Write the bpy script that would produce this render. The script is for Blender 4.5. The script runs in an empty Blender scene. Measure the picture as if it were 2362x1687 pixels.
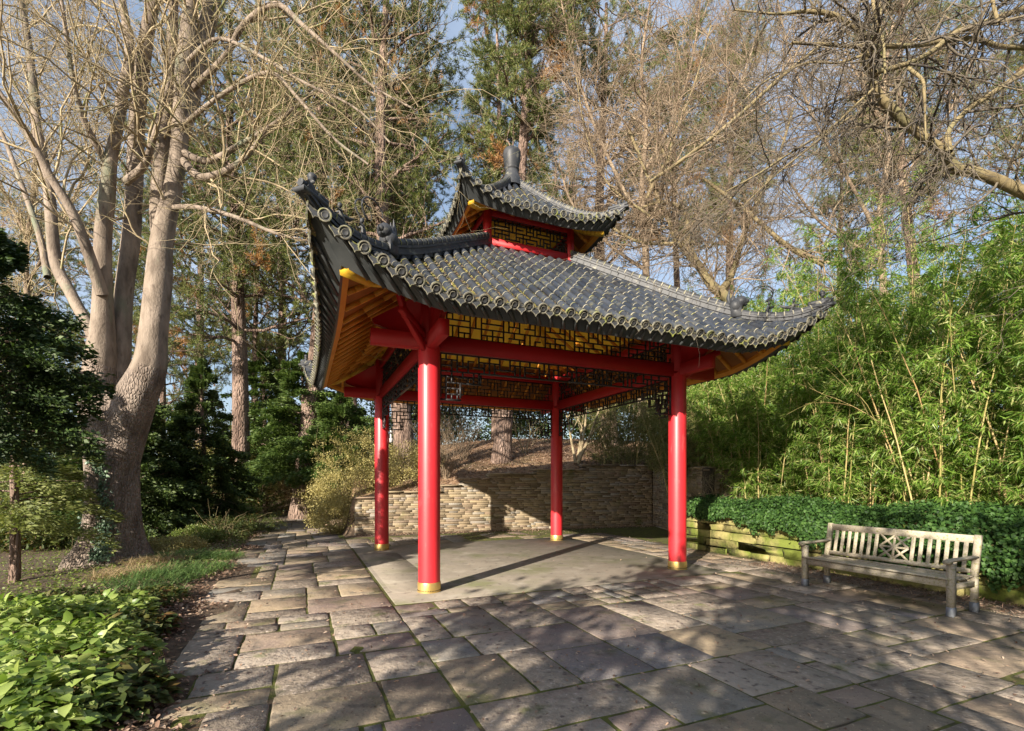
import bpy, math
import numpy as np
from mathutils import Vector, Matrix

SC = bpy.context.scene
COL = SC.collection
PI = math.pi
# ------------------------------------------------------------------ camera
EYE, FPX, HOR = 1.6, 1124.3, 1108.3
cam = bpy.data.cameras.new('camera'); camo = bpy.data.objects.new('camera', cam); COL.objects.link(camo)
camo.location = (0, 0, EYE); camo.rotation_euler = (PI / 2, 0, 0)
cam.sensor_width = 36; cam.lens = FPX / 2362 * 36; cam.shift_y = (HOR - 843.5) / 2362
cam.clip_end = 2000; cam.clip_start = 0.05
SC.camera = camo
# ------------------------------------------------------------------ sky + sun
SUN_AZ, SUN_EL = math.radians(211.0), math.radians(21.8)
w = bpy.data.worlds.new('World'); SC.world = w; w.use_nodes = True
wn = w.node_tree; wn.nodes.clear()
sky = wn.nodes.new('ShaderNodeTexSky'); sky.sky_type = 'NISHITA'; sky.sun_disc = False
sky.sun_elevation = SUN_EL; sky.sun_rotation = SUN_AZ; sky.air_density = 1.0; sky.dust_density = 1.6; sky.ozone_density = 1.2
bg = wn.nodes.new('ShaderNodeBackground'); bg.inputs[1].default_value = 0.085
# thin high cloud veiling the blue
tcw = wn.nodes.new('ShaderNodeTexCoord'); mpw = wn.nodes.new('ShaderNodeMapping'); mpw.inputs['Scale'].default_value = (1, 1, 2.5); wn.links.new(tcw.outputs['Generated'], mpw.inputs[0])
nzw = wn.nodes.new('ShaderNodeTexNoise'); nzw.inputs['Scale'].default_value = 2.6; nzw.inputs['Detail'].default_value = 7; wn.links.new(mpw.outputs[0], nzw.inputs['Vector'])
mrw = wn.nodes.new('ShaderNodeMapRange'); mrw.inputs[1].default_value = .38; mrw.inputs[2].default_value = .68; mrw.inputs[3].default_value = .25; mrw.inputs[4].default_value = .85; wn.links.new(nzw.outputs['Fac'], mrw.inputs[0])
mxw = wn.nodes.new('ShaderNodeMix'); mxw.data_type = 'RGBA'; wn.links.new(mrw.outputs[0], mxw.inputs[0]); wn.links.new(sky.outputs[0], mxw.inputs[6]); mxw.inputs[7].default_value = (3.3, 4.0, 5.1, 1)
wo = wn.nodes.new('ShaderNodeOutputWorld')
wn.links.new(mxw.outputs[2], bg.inputs[0]); wn.links.new(bg.outputs[0], wo.inputs[0])
sun = bpy.data.lights.new('sun', 'SUN'); suno = bpy.data.objects.new('sun', sun); COL.objects.link(suno)
sun.energy = 5.0; sun.angle = math.radians(0.5); sun.color = (1.0, 0.9, 0.76)
SD = Vector((math.sin(SUN_AZ) * math.cos(SUN_EL), math.cos(SUN_AZ) * math.cos(SUN_EL), math.sin(SUN_EL)))
suno.rotation_euler = SD.to_track_quat('Z', 'Y').to_euler(); suno.location = SD * 60
SC.view_settings.view_transform = 'Standard'; SC.view_settings.look = 'None'
SC.view_settings.exposure = 1.22; SC.view_settings.gamma = 1
SC.cycles.max_bounces = 8; SC.cycles.diffuse_bounces = 4; SC.cycles.transparent_max_bounces = 8
SC.cycles.use_denoising = True

# ------------------------------------------------------------------ frames
TH = 0.4065; CT, ST = math.cos(TH), math.sin(TH); CX, CY = 0.0, 10.02
def ab(a, b, z=0.0): return np.array([CX + a * CT - b * ST, CY + a * ST + b * CT, z])
def toab(x, y):
    dx, dy = x - CX, y - CY
    return dx * CT + dy * ST, -dx * ST + dy * CT
def at(x, y, Y): return np.array([(x - 1181) / FPX * Y, Y, EYE + (HOR - y) / FPX * Y])

# ------------------------------------------------------------------ mesh builder
class MB:
    def __init__(s): s.V = []; s.F = []; s.n = 0
    def add(s, V, F, mi=0):
        V = np.asarray(V, float).reshape(-1, 3); F = np.asarray(F, int)
        s.V.append(V); s.F.append((F + s.n, mi)); s.n += len(V); return s
    def build(s, name, mats, parent=None, smooth=False, loc=None, edge=None):
        V = np.concatenate(s.V) if s.V else np.zeros((0, 3))
        if loc is not None: V = V - np.asarray(loc)
        me = bpy.data.meshes.new(name)
        me.vertices.add(len(V)); me.vertices.foreach_set('co', V.astype(np.float32).ravel())
        nl = sum(f.size for f, _ in s.F); npol = sum(f.shape[0] for f, _ in s.F)
        me.loops.add(nl); me.polygons.add(npol)
        me.loops.foreach_set('vertex_index', np.concatenate([f.ravel() for f, _ in s.F]).astype(np.int32))
        tot = np.concatenate([np.full(f.shape[0], f.shape[1]) for f, _ in s.F])
        me.polygons.foreach_set('loop_start', np.concatenate([[0], np.cumsum(tot)[:-1]]).astype(np.int32))
        me.polygons.foreach_set('material_index', np.concatenate([np.full(f.shape[0], m) for f, m in s.F]).astype(np.int32))
        if smooth: me.polygons.foreach_set('use_smooth', np.ones(npol, bool))
        me.update(calc_edges=True)
        for m in (mats if isinstance(mats, (list, tuple)) else [mats]): me.materials.append(m)
        if smooth and edge:
            me.set_sharp_from_angle(angle=math.radians(edge))
        o = bpy.data.objects.new(name, me); COL.objects.link(o)
        if parent is not None: o.parent = parent
        elif loc is not None: o.location = tuple(loc)
        return o
    def box(s, c, sz, rot=None, mi=0, ch=0.0):
        x, y, z = np.array(sz) / 2
        if ch > 0:
            V = []; 
            for zz, k in ((-z, ch), (-z + ch, 0), (z - ch, 0), (z, ch)):
                for sx, sy in ((-1, -1), (1, -1), (1, 1), (-1, 1)): V.append((sx * (x - k), sy * (y - k), zz))
            V = np.array(V); F = [[3, 2, 1, 0], [12, 13, 14, 15]]
            for l in range(3):
                for i in range(4): F.append([l * 4 + i, l * 4 + (i + 1) % 4, l * 4 + 4 + (i + 1) % 4, l * 4 + 4 + i])
        else:
            V = np.array([(-x, -y, -z), (x, -y, -z), (x, y, -z), (-x, y, -z), (-x, -y, z), (x, -y, z), (x, y, z), (-x, y, z)])
            F = [[3, 2, 1, 0], [4, 5, 6, 7], [0, 1, 5, 4], [1, 2, 6, 5], [2, 3, 7, 6], [3, 0, 4, 7]]
        if rot is not None: V = V @ np.asarray(rot).T
        return s.add(V + np.asarray(c), F, mi)
    def bar(s, p, q, w, h, mi=0, up=(0, 0, 1), ch=0.0):
        p, q = np.asarray(p, float), np.asarray(q, float); d = q - p; L = np.linalg.norm(d); d /= L
        u = np.asarray(up, float); sd = np.cross(d, u); sd /= np.linalg.norm(sd); u = np.cross(sd, d)
        return s.box((p + q) / 2, (L, w, h), np.stack([d, sd * -1, u], 1), mi, ch)
    def strip(s, A, B, mi=0):      # loft between two polylines
        A, B = np.asarray(A), np.asarray(B); n = len(A); i = np.arange(n - 1)
        return s.add(np.concatenate([A, B]), np.stack([i, i + 1, n + i + 1, n + i], 1), mi)
    def grid(s, G, mi=0, flip=False):
        n, m = G.shape[:2]; i, j = np.meshgrid(np.arange(n - 1), np.arange(m - 1), indexing='ij')
        q = [i * m + j, (i + 1) * m + j, (i + 1) * m + j + 1, i * m + j + 1]
        if flip: q = q[::-1]
        return s.add(G.reshape(-1, 3), np.stack([k.ravel() for k in q], 1), mi)
    def lathe(s, prof, c=(0, 0, 0), n=24, mi=0, caps=True):
        a = np.arange(n) * 2 * PI / n; P = np.array(prof, float)
        V = np.stack([P[:, None, 0] * np.cos(a), P[:, None, 0] * np.sin(a), np.repeat(P[:, 1:2], n, 1)], 2).reshape(-1, 3)
        k = len(P); i, j = np.meshgrid(np.arange(k - 1), np.arange(n), indexing='ij'); j2 = (j + 1) % n
        F = np.stack([(i * n + j).ravel(), (i * n + j2).ravel(), ((i + 1) * n + j2).ravel(), ((i + 1) * n + j).ravel()], 1)
        b = s.n; s.add(V + np.asarray(c), F, mi)
        if caps:
            s.F.append((np.array([list(range(n))[::-1]]) + b, mi)); s.F.append((np.array([list(range(n))]) + b + (k - 1) * n, mi))
        return s
    def tubes(s, P, Rd, sides=5, mi=0, cap=False):     # P (N,K,3)  Rd (N,K)
        P = np.asarray(P, float); Rd = np.asarray(Rd, float)
        if P.ndim == 2: P = P[None]; Rd = Rd[None]
        N, K = P.shape[:2]
        T = np.gradient(P, axis=1); T /= np.linalg.norm(T, axis=2, keepdims=True) + 1e-9
        m = T.mean(1); ref = np.where(np.abs(m[:, 2:3]) > 0.8, np.array([[1., 0.02, 0]]), np.array([[0, 0.02, 1.]]))[:, None, :]
        U = np.cross(T, ref); U /= np.linalg.norm(U, axis=2, keepdims=True) + 1e-9; W = np.cross(T, U)
        a = np.arange(sides) * 2 * PI / sides
        V = P[:, :, None] + Rd[:, :, None, None] * (np.cos(a)[:, None] * U[:, :, None] + np.sin(a)[:, None] * W[:, :, None])
        n, i, j = np.meshgrid(np.arange(N), np.arange(K - 1), np.arange(sides), indexing='ij'); j2 = (j + 1) % sides
        b = n * K * sides
        F = np.stack([(b + i * sides + j).ravel(), (b + i * sides + j2).ravel(), (b + (i + 1) * sides + j2).ravel(), (b + (i + 1) * sides + j).ravel()], 1)
        o = s.n; s.add(V.reshape(-1, 3), F, mi)
        if cap:
            for nn in range(N):
                s.F.append((np.arange(sides)[None, ::-1] + o + nn * K * sides, mi)); s.F.append((np.arange(sides)[None] + o + nn * K * sides + (K - 1) * sides, mi))
        return s
    def leaves(s, C, D, Nn, L, Wd, mi=0, fold=0.25, base=0.38, curl=0.0):   # diamond leaves with a folded midrib
        D = D / (np.linalg.norm(D, axis=1, keepdims=True) + 1e-9)
        S = np.cross(D, Nn); S /= np.linalg.norm(S, axis=1, keepdims=True) + 1e-9; Up = np.cross(S, D)
        L = np.broadcast_to(L, (len(C),))[:, None]; Wd = np.broadcast_to(Wd, (len(C),))[:, None]
        mid = C + D * L * base + Up * Wd * fold
        V = np.stack([C, mid - S * Wd / 2, C + D * L - Up * L * curl, mid + S * Wd / 2], 1).reshape(-1, 3)
        i = np.arange(len(C))[:, None] * 4
        return s.add(V, i + np.array([[0, 1, 2, 3]]), mi)
    def oval(s, C, D, Nn, L, Wd, mi=0, fold=0.15, curl=0.15):  # six-sided leaf in two halves
        D = D / (np.linalg.norm(D, axis=1, keepdims=True) + 1e-9)
        S = np.cross(D, Nn); S /= np.linalg.norm(S, axis=1, keepdims=True) + 1e-9; Up = np.cross(S, D)
        L = np.broadcast_to(L, (len(C),))[:, None]; Wd = np.broadcast_to(Wd, (len(C),))[:, None]
        a = C + D * L * 0.28; b = C + D * L * 0.68 - Up * L * curl * 0.4; t = C + D * L - Up * L * curl
        V = np.stack([C, a - S * Wd * .5 + Up * Wd * fold, b - S * Wd * .42 + Up * Wd * fold, t, b + S * Wd * .42 + Up * Wd * fold, a + S * Wd * .5 + Up * Wd * fold, a, b], 1).reshape(-1, 3)
        i = np.arange(len(C))[:, None] * 8
        s.add(V, np.concatenate([i + np.array([[6, 1, 2, 7]]), i + np.array([[5, 6, 7, 4]])]), mi)
        F3 = np.concatenate([i + np.array([[0, 1, 6]]), i + np.array([[0, 6, 5]]), i + np.array([[7, 2, 3]]), i + np.array([[7, 3, 4]])])
        s.F.append((F3 + s.n - len(V), mi)); return s

def tag(o, label=None, cat=None, group=None, kind=None):
    if label: o['label'] = label
    if cat: o['category'] = cat
    if group: o['group'] = group
    if kind: o['kind'] = kind
    return o
def empty(name, loc, rz=0.0, **k):
    o = bpy.data.objects.new(name, None); COL.objects.link(o); o.empty_display_size = .3
    o.location = tuple(loc); o.rotation_euler = (0, 0, rz); return tag(o, **k)
def copy_tree(o, parent=None):
    c = o.copy(); COL.objects.link(c); c.parent = parent
    for ch in [x for x in bpy.data.objects if x.parent == o]: copy_tree(ch, c)
    return c

# ------------------------------------------------------------------ materials
def rgb(c): return (c[0], c[1], c[2], 1)
def MAT(name, cols, scale=3.0, rough=0.7, bump=0.0, bscale=20.0, island=0.0, trans=0.0, coat=0.0, metal=0.0, spec=0.4,
        stretch=(1, 1, 1), detail=5.0, over=None, bdist=0.02, bstretch=None, vor=None, tcol=None):
    m = bpy.data.materials.new(name); m.use_nodes = True; nt = m.node_tree; N = nt.nodes; Lk = nt.links; N.clear()
    out = N.new('ShaderNodeOutputMaterial'); p = N.new('ShaderNodeBsdfPrincipled')
    p.inputs['Roughness'].default_value = rough; p.inputs['Metallic'].default_value = metal
    p.inputs['Specular IOR Level'].default_value = spec; p.inputs['Coat Weight'].default_value = coat; p.inputs['Coat Roughness'].default_value = 0.32
    tc = N.new('ShaderNodeTexCoord'); mp = N.new('ShaderNodeMapping'); mp.inputs['Scale'].default_value = stretch
    Lk.new(tc.outputs['Object'], mp.inputs[0])
    def noise(sc, det=detail, vec=None, rg=.55):
        n = N.new('ShaderNodeTexNoise'); n.inputs['Scale'].default_value = sc; n.inputs['Detail'].default_value = det; n.inputs['Roughness'].default_value = rg
        Lk.new(vec or mp.outputs[0], n.inputs['Vector']); return n
    n1 = noise(scale); fac = n1.outputs['Fac']
    rp = N.new('ShaderNodeValToRGB'); rp.color_ramp.interpolation = 'LINEAR'
    e = rp.color_ramp.elements; k = len(cols)
    while len(e) < k: e.new(.5)
    lo, hi = (0.32, 0.68) if island < 0.5 else (0.12, 0.88)
    for i, c in enumerate(cols): e[i].position = lo + (hi - lo) * (i / max(1, k - 1)); e[i].color = rgb(c)
    if island > 0:
        g = N.new('ShaderNodeNewGeometry'); mx = N.new('ShaderNodeMix'); mx.data_type = 'FLOAT'; mx.inputs[0].default_value = island
        Lk.new(fac, mx.inputs[2]); Lk.new(g.outputs['Random Per Island'], mx.inputs[3]); fac = mx.outputs[0]
    Lk.new(fac, rp.inputs[0]); col = rp.outputs[0]
    for o in (over or []):     # (colour, noise scale, low, high)
        c2, sc2, l2, h2 = o[:4]; n2 = noise(sc2, 6); mr = N.new('ShaderNodeMapRange'); mr.inputs[1].default_value = l2; mr.inputs[2].default_value = h2
        Lk.new(n2.outputs['Fac'], mr.inputs[0]); mc = N.new('ShaderNodeMix'); mc.data_type = 'RGBA'
        Lk.new(mr.outputs[0], mc.inputs[0]); Lk.new(col, mc.inputs[6]); mc.inputs[7].default_value = rgb(c2); col = mc.outputs[2]
    Lk.new(col, p.inputs['Base Color'])
    if bump > 0:
        vec = None
        if bstretch:
            mp2 = N.new('ShaderNodeMapping'); mp2.inputs['Scale'].default_value = bstretch; Lk.new(tc.outputs['Object'], mp2.inputs[0]); vec = mp2.outputs[0]
        nb = noise(bscale, 7, vec, .65); bp = N.new('ShaderNodeBump'); bp.inputs['Strength'].default_value = bump; bp.inputs['Distance'].default_value = bdist
        h = nb.outputs['Fac']
        if vor:
            v = N.new('ShaderNodeTexVoronoi'); v.inputs['Scale'].default_value = vor; v.feature = 'DISTANCE_TO_EDGE'; Lk.new(vec or mp.outputs[0], v.inputs['Vector'])
            mr = N.new('ShaderNodeMapRange'); mr.inputs[2].default_value = .25; Lk.new(v.outputs['Distance'], mr.inputs[0])
            ad = N.new('ShaderNodeMath'); ad.operation = 'MULTIPLY_ADD'; Lk.new(h, ad.inputs[0]); ad.inputs[1].default_value = 1.3; Lk.new(mr.outputs[0], ad.inputs[2]); h = ad.outputs[0]
        Lk.new(h, bp.inputs['Height']); Lk.new(bp.outputs[0], p.inputs['Normal'])
    sh = p.outputs[0]
    if trans > 0:
        t = N.new('ShaderNodeBsdfTranslucent'); hs = N.new('ShaderNodeHueSaturation'); hs.inputs['Value'].default_value = 1.7; hs.inputs['Saturation'].default_value = 1.1
        Lk.new(col, hs.inputs['Color']); Lk.new(hs.outputs[0], t.inputs[0]); ms = N.new('ShaderNodeMixShader'); ms.inputs[0].default_value = trans
        Lk.new(sh, ms.inputs[1]); Lk.new(t.outputs[0], ms.inputs[2]); sh = ms.outputs[0]
    Lk.new(sh, out.inputs[0]); return m

m_red = MAT('red_lacquer', [(.54, .018, .026), (.62, .024, .036)], 2.5, .48, .22, 7, coat=.3, bdist=.006, spec=.5, stretch=(1, 1, .22), over=[((.36, .016, .024), 3.5, .52, .72), ((.66, .10, .10), 9, .60, .78), ((.30, .05, .04), 40, .66, .74)])
m_redb = MAT('red_paint', [(.36, .010, .014), (.42, .013, .018)], 4, .55, .08, 18, bdist=.004)
m_brass = MAT('brass', [(.62, .42, .13), (.75, .55, .22)], 9, .38, .05, 30, metal=.75)
m_hole = MAT('dark_hole', [(.01, .01, .01), (.015, .012, .01)], 5)
m_black = MAT('black_lattice', [(.018, .017, .018), (.03, .028, .03)], 6, .45)
m_litlat = MAT('lit_lattice_grey', [(.4, .4, .41), (.5, .5, .5)], 6, .5)  # pale tone stands for the light on the lattice end
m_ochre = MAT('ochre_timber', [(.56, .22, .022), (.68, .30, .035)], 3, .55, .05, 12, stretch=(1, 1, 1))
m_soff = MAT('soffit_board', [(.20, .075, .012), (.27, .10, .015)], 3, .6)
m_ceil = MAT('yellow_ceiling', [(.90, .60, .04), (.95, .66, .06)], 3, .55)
m_rim = MAT('weathered_rim', [(.06, .06, .05), (.16, .15, .115), (.30, .28, .20)], 24, .75, over=[((.22, .24, .05), 5, .55, .68)])
m_yellow = MAT('yellow_timber', [(.62, .36, .02), (.72, .44, .04)], 3, .55)
m_tile = MAT('glazed_tile', [(.016, .020, .028), (.030, .036, .048), (.048, .053, .064)], 6, .34, .25, 26, island=.35, spec=.6, bdist=.004,
             over=[((.11, .105, .075), 8, .55, .74), ((.22, .21, .07), 22, .62, .72), ((.02, .02, .022), 3, .5, .7)])
m_pan = MAT('pan_tile', [(.022, .024, .026), (.05, .05, .045)], 14, .6, .4, 40, over=[((.17, .16, .04), 6, .46, .60), ((.36, .23, .10), 38, .57, .63)])
m_mortar = MAT('tile_joint', [(.16, .155, .12), (.38, .35, .26)], 12, .85, over=[((.22, .22, .05), 4, .54, .66)])
m_disc = MAT('tile_end', [(.03, .032, .036), (.06, .062, .064)], 26, .5, .3, 45, bdist=.003)
m_fascia = MAT('fascia_grey', [(.045, .05, .052), (.075, .08, .082)], 4, .4, .08, 10, over=[((.14, .14, .13), 3, .6, .8)])
m_ridge = MAT('ridge_tile', [(.03, .033, .038), (.055, .057, .062)], 5, .5, .2, 24, spec=.3, bdist=.004, over=[((.22, .21, .16), 8, .58, .75)])
m_slab = MAT('flagstone', [(.17, .135, .10), (.26, .205, .14), (.18, .175, .165), (.33, .255, .165), (.22, .165, .135), (.16, .15, .15)], 2.2, .8, 1.0, 12, island=.75, bdist=.02,
             over=[((.10, .105, .035), 1.9, .56, .72), ((.38, .31, .22), 30, .60, .72), ((.09, .08, .065), 5, .54, .72), ((.06, .05, .04), 48, .62, .70)])
m_slabr = MAT('rough_flagstone', [(.19, .155, .12), (.28, .23, .18), (.34, .285, .23)], 9, .85, 1.0, 9, island=.4, bdist=.05,
              over=[((.40, .34, .29), 26, .56, .68), ((.07, .05, .045), 13, .56, .7), ((.09, .11, .02), 2.3, .6, .75)])
m_moss = MAT('moss', [(.04, .045, .012), (.09, .10, .016), (.14, .14, .03)], 9, .95, .9, 60, bdist=.02, over=[((.07, .05, .03), 3, .52, .64)])
m_conc = MAT('concrete', [(.20, .175, .14), (.26, .225, .18)], 2.0, .85, .35, 60, bdist=.004, over=[((.15, .15, .08), .9, .5, .68), ((.12, .10, .08), 7, .58, .70), ((.30, .27, .22), 2.3, .55, .7), ((.08, .07, .05), 40, .66, .72)])
m_soil = MAT('soil', [(.045, .032, .022), (.10, .07, .045), (.16, .11, .075)], 7, .95, .9, 30, bdist=.03)
m_mulch = MAT('mulch', [(.14, .085, .05), (.28, .175, .10), (.42, .27, .16)], 14, .95, 1.0, 40, bdist=.04, over=[((.06, .08, .02), .35, .55, .7)])
m_stone = MAT('sandstone', [(.16, .125, .085), (.26, .20, .125), (.31, .25, .165), (.22, .155, .105), (.29, .265, .225), (.32, .25, .15)], 3, .85, .7, 18, island=.85, bdist=.015,
              over=[((.10, .11, .03), 1.6, .58, .75)])
m_mstone = MAT('mossy_stone', [(.20, .17, .06), (.34, .29, .12), (.24, .22, .08)], 2.5, .9, .9, 9, island=.35, bdist=.04,
               over=[((.13, .16, .025), 1.8, .42, .6), ((.07, .06, .03), 6, .58, .72)])
m_mortarw = MAT('wall_core', [(.05, .04, .03), (.08, .065, .045)], 8, .95)
m_wood = MAT('weathered_teak', [(.26, .22, .16), (.42, .37, .29), (.34, .30, .22)], 4, .8, .6, 12, stretch=(14, 1.2, 14), island=.3, bdist=.006,
             over=[((.20, .20, .06), 3, .52, .7)])
m_cap = MAT('lead_foot', [(.18, .20, .23), (.26, .28, .31)], 6, .5, metal=.3)
m_barkb = MAT('grey_bark', [(.15, .115, .09), (.27, .215, .175), (.36, .295, .24)], 3.5, .9, 1.0, 5, stretch=(1.5, 1.5, .5), bdist=.03, bstretch=(4.2, 4.2, 1.5), vor=5.5,
              over=[((.17, .19, .13), 1.1, .58, .72)])
m_barks = MAT('stem_bark', [(.12, .092, .07), (.225, .18, .14), (.31, .25, .20)], 3.5, .9, .9, 9, stretch=(1.5, 1.5, .5), bdist=.02, bstretch=(3, 3, 1.2),
              over=[((.16, .18, .12), 1.3, .55, .7), ((.12, .09, .07), 9, .58, .7)])
m_barkt = MAT('twig_bark', [(.20, .155, .09), (.34, .27, .165), (.44, .36, .22)], 2.0, .85, .5, 18, bdist=.02, over=[((.2, .21, .08), 2.2, .55, .7)])
m_barkd = MAT('dark_twig', [(.06, .052, .045), (.12, .10, .075), (.19, .155, .10)], 2, .85, .5, 18, bdist=.02)
m_barkr = MAT('limb_bark', [(.11, .085, .045), (.24, .19, .10), (.18, .16, .08)], 2.4, .85, .7, 14, bdist=.02)
m_barkbr = MAT('brown_twig', [(.13, .095, .065), (.23, .17, .115), (.32, .25, .17)], 2, .85)
m_pinebark = MAT('pine_bark', [(.13, .085, .065), (.26, .18, .14), (.36, .26, .21)], 3, .9, 1.0, 6, stretch=(1, 1, .4), bdist=.07, bstretch=(3, 3, .9), vor=3.5)
m_needle = MAT('pine_needle', [(.04, .07, .022), (.09, .125, .035), (.17, .19, .055), (.25, .24, .08)], .6, .5, island=.65, trans=.25)
m_dead = MAT('dead_needle', [(.22, .11, .04), (.36, .19, .07), (.46, .28, .12)], 3, .7, island=.7, trans=.25)
m_cyp = MAT('cypress_leaf', [(.014, .032, .010), (.035, .066, .016), (.085, .13, .025)], 1.2, .55, island=.6, trans=.12)
m_yew = MAT('yew_leaf', [(.035, .065, .018), (.08, .13, .03), (.15, .20, .05)], 1.0, .5, island=.6, trans=.2)
m_yewd = MAT('dark_yew_leaf', [(.022, .045, .013), (.055, .09, .022), (.12, .16, .036)], 1.2, .55, island=.6, trans=.18)
m_thuja = MAT('thuja_leaf', [(.07, .09, .02), (.14, .17, .04), (.22, .23, .08)], 1.5, .6, island=.6, trans=.25)
m_rust = MAT('rusty_leaf', [(.16, .06, .02), (.08, .09, .02), (.04, .07, .015), (.10, .12, .03)], 1.3, .6, island=.5, trans=.2)
m_bam = MAT('bamboo_leaf', [(.06, .125, .02), (.12, .22, .03), (.20, .32, .05), (.40, .40, .16)], 1.2, .42, island=.75, trans=.38)
m_bamd = MAT('dull_bamboo_leaf', [(.07, .085, .025), (.15, .17, .05), (.27, .26, .11)], 1.2, .5, island=.7, trans=.25)
m_culm = MAT('bamboo_culm', [(.26, .23, .07), (.42, .34, .15), (.34, .22, .10)], 1.5, .5, island=.4)
m_ivy = MAT('ivy_leaf', [(.018, .045, .012), (.035, .085, .018), (.07, .14, .03)], 3, .55, island=.7, trans=.15, spec=.25)
m_ivyb = MAT('blue_ivy_leaf', [(.05, .09, .06), (.09, .15, .09), (.15, .22, .12)], 3, .4, island=.7, trans=.15)
m_big = MAT('broad_leaf', [(.07, .13, .025), (.16, .24, .045), (.28, .36, .09), (.38, .43, .16)], 1.5, .42, island=.7, trans=.3)
m_gold = MAT('golden_leaf', [(.18, .16, .05), (.36, .31, .11), (.55, .48, .22)], 2, .6, island=.7, trans=.25)
m_box = MAT('box_leaf', [(.04, .09, .015), (.09, .18, .025), (.14, .25, .04)], 3, .5, island=.6, trans=.2)
m_grass = MAT('blade_leaf', [(.05, .10, .03), (.10, .18, .05), (.18, .26, .08)], 3, .5, island=.7, trans=.25)
m_straw = MAT('straw_leaf', [(.30, .22, .12), (.42, .33, .18)], 3, .7, island=.7, trans=.2)
m_gcov = MAT('cover_leaf', [(.06, .10, .02), (.14, .19, .04), (.24, .27, .07)], 3, .5, island=.7, trans=.25)
m_litter = MAT('dry_leaf', [(.09, .055, .04), (.20, .12, .08), (.33, .22, .15), (.42, .32, .24)], 3, .75, island=.8, trans=.1)

# ------------------------------------------------------------------ terrain
W1 = np.array([-4.57, 14.16]); W2 = np.array([4.93, 17.10]); WD = (W2 - W1) / np.linalg.norm(W2 - W1); WN = np.array([-WD[1], WD[0]])
WL = np.linalg.norm(W2 - W1)
STEPS = [(0, 1.07), (.75, 1.23), (2.55, 1.42), (3.15, 1.62), (4.1, 1.78), (5.6, 1.92), (7.3, 2.09)]
def walltop(s):
    z = STEPS[0][1]
    for a, b in STEPS:
        if s >= a: z = b
    return z
def sm(t): t = np.clip(t, 0, 1); return t * t * (3 - 2 * t)
def bump2(x, y):
    return .5 * np.sin(x * .9 + 1.3 * np.sin(y * .37)) * np.sin(y * .7 + 1.1 * np.sin(x * .41)) + .3 * np.sin(x * 2.3 + y * 1.7) * np.sin(y * 2.1 - x)
def ground(x, y):
    x = np.asarray(x, float); y = np.asarray(y, float); a, b = toab(x, y)
    s = (x - W1[0]) * WD[0] + (y - W1[1]) * WD[1]; d = (x - W1[0]) * WN[0] + (y - W1[1]) * WN[1]
    top = np.interp(s, [-1, 0, 3, 4.5, 7.5, 12], [.75, .9, 1.3, 1.6, 1.95, 2.0])
    hill = top + .20 * np.clip(d, 0, 9) + .05 * np.clip(d - 9, 0, 60) + .06 * bump2(x, y)
    mh = (sm((d - .12) / .14)) * sm((s + .35) / .3)
    mh = np.where(s < 0, mh * sm((s + 1.2) / 1.0), mh)
    h = mh * hill
    # right terrace behind the mossy wall
    tr = sm((a - 4.62) / .15) * sm((.72 - b) / .2); th = .78 + .12 * np.clip(a - 4.9, 0, 12) + .04 * bump2(x, y)
    h = np.maximum(h, tr * th)
    xl = 4.93 + (17.1 - y) / 3.9 * .19; tr2 = sm((x - xl - .12) / .14) * sm((y - 13.28) / .14); h = np.maximum(h, tr2 * (1.8 + .05 * np.clip(x - xl, 0, 20)))
    tr3 = sm((a - 6.2) / 1.5) * sm((b + 3) / 4.) * sm((.9 - b) / .3 + (a - 7) / 1.) ; h = np.maximum(h, tr3 * 1.3)
    # far bank at the end of the path, gentle fall on the left
    fb = sm((b - 17.6) / 4.0) * 2.0 + .05 * np.clip(b - 26, 0, 80); h = np.maximum(h, fb * sm((12 - np.abs(a + 4)) / 8.) )
    bank = sm((a + 2.9) / 1.2) * sm((b - 5.6) / 2.) * (1.2 + .08 * np.clip(b - 6, 0, 30)); h = np.maximum(h, bank)
    lf = sm((-5.6 - a) / 6.) * -.35; lf = lf + sm((-5.6 - a) / .5) * (.05 + .03 * bump2(x * 1.6, y * 1.6))
    return np.where(h > .02, h, lf) - .0
def gz(x, y): return float(ground(x, y))
def axis(lo, hi, st, far):
    c = np.arange(lo, hi + 1e-6, st); e = [hi]; k = st
    while e[-1] < far: k *= 1.35; e.append(e[-1] + k)
    f = [lo]; k = st
    while f[-1] > -far: k *= 1.35; f.append(f[-1] - k)
    return np.concatenate([f[::-1][:-1], c, e[1:]])
ga, gb = axis(-14, 14, .14, 600), axis(-11, 22, .16, 600)
A, B = np.meshgrid(ga, gb, indexing='ij'); X = CX + A * CT - B * ST; Y = CY + A * ST + B * CT
Z = ground(X, Y)
inner = (np.abs(A) < 4.7) & (B < 4.9) & (B > -14) | ((A > 4.5) & (A < 7.8) & (B > .4) & (B < 5)) | ((A > -5.4) & (A < -2.9) & (B > 4.8) & (B < 17))
Z = np.where(inner & (Z < .05) & (A > -5.35), -.05, Z)
rr = np.hypot(X, Y); Z = np.where(rr > 90, Z + np.minimum((rr - 90) * .04, 8), Z)
g = MB(); G = np.stack([X, Y, Z], 2); g.grid(G)
go = g.build('ground', [m_soil, m_mulch], smooth=True); tag(go, kind='structure', label='bare soil and brown bark mulch sloping up behind the stone wall')
pa = np.array([p.center[:] for p in go.data.polygons]); sa = (pa[:, 0] - W1[0]) * WD[0] + (pa[:, 1] - W1[1]) * WD[1]
go.data.polygons.foreach_set('material_index', ((pa[:, 2] > .5)).astype(np.int32))

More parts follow.
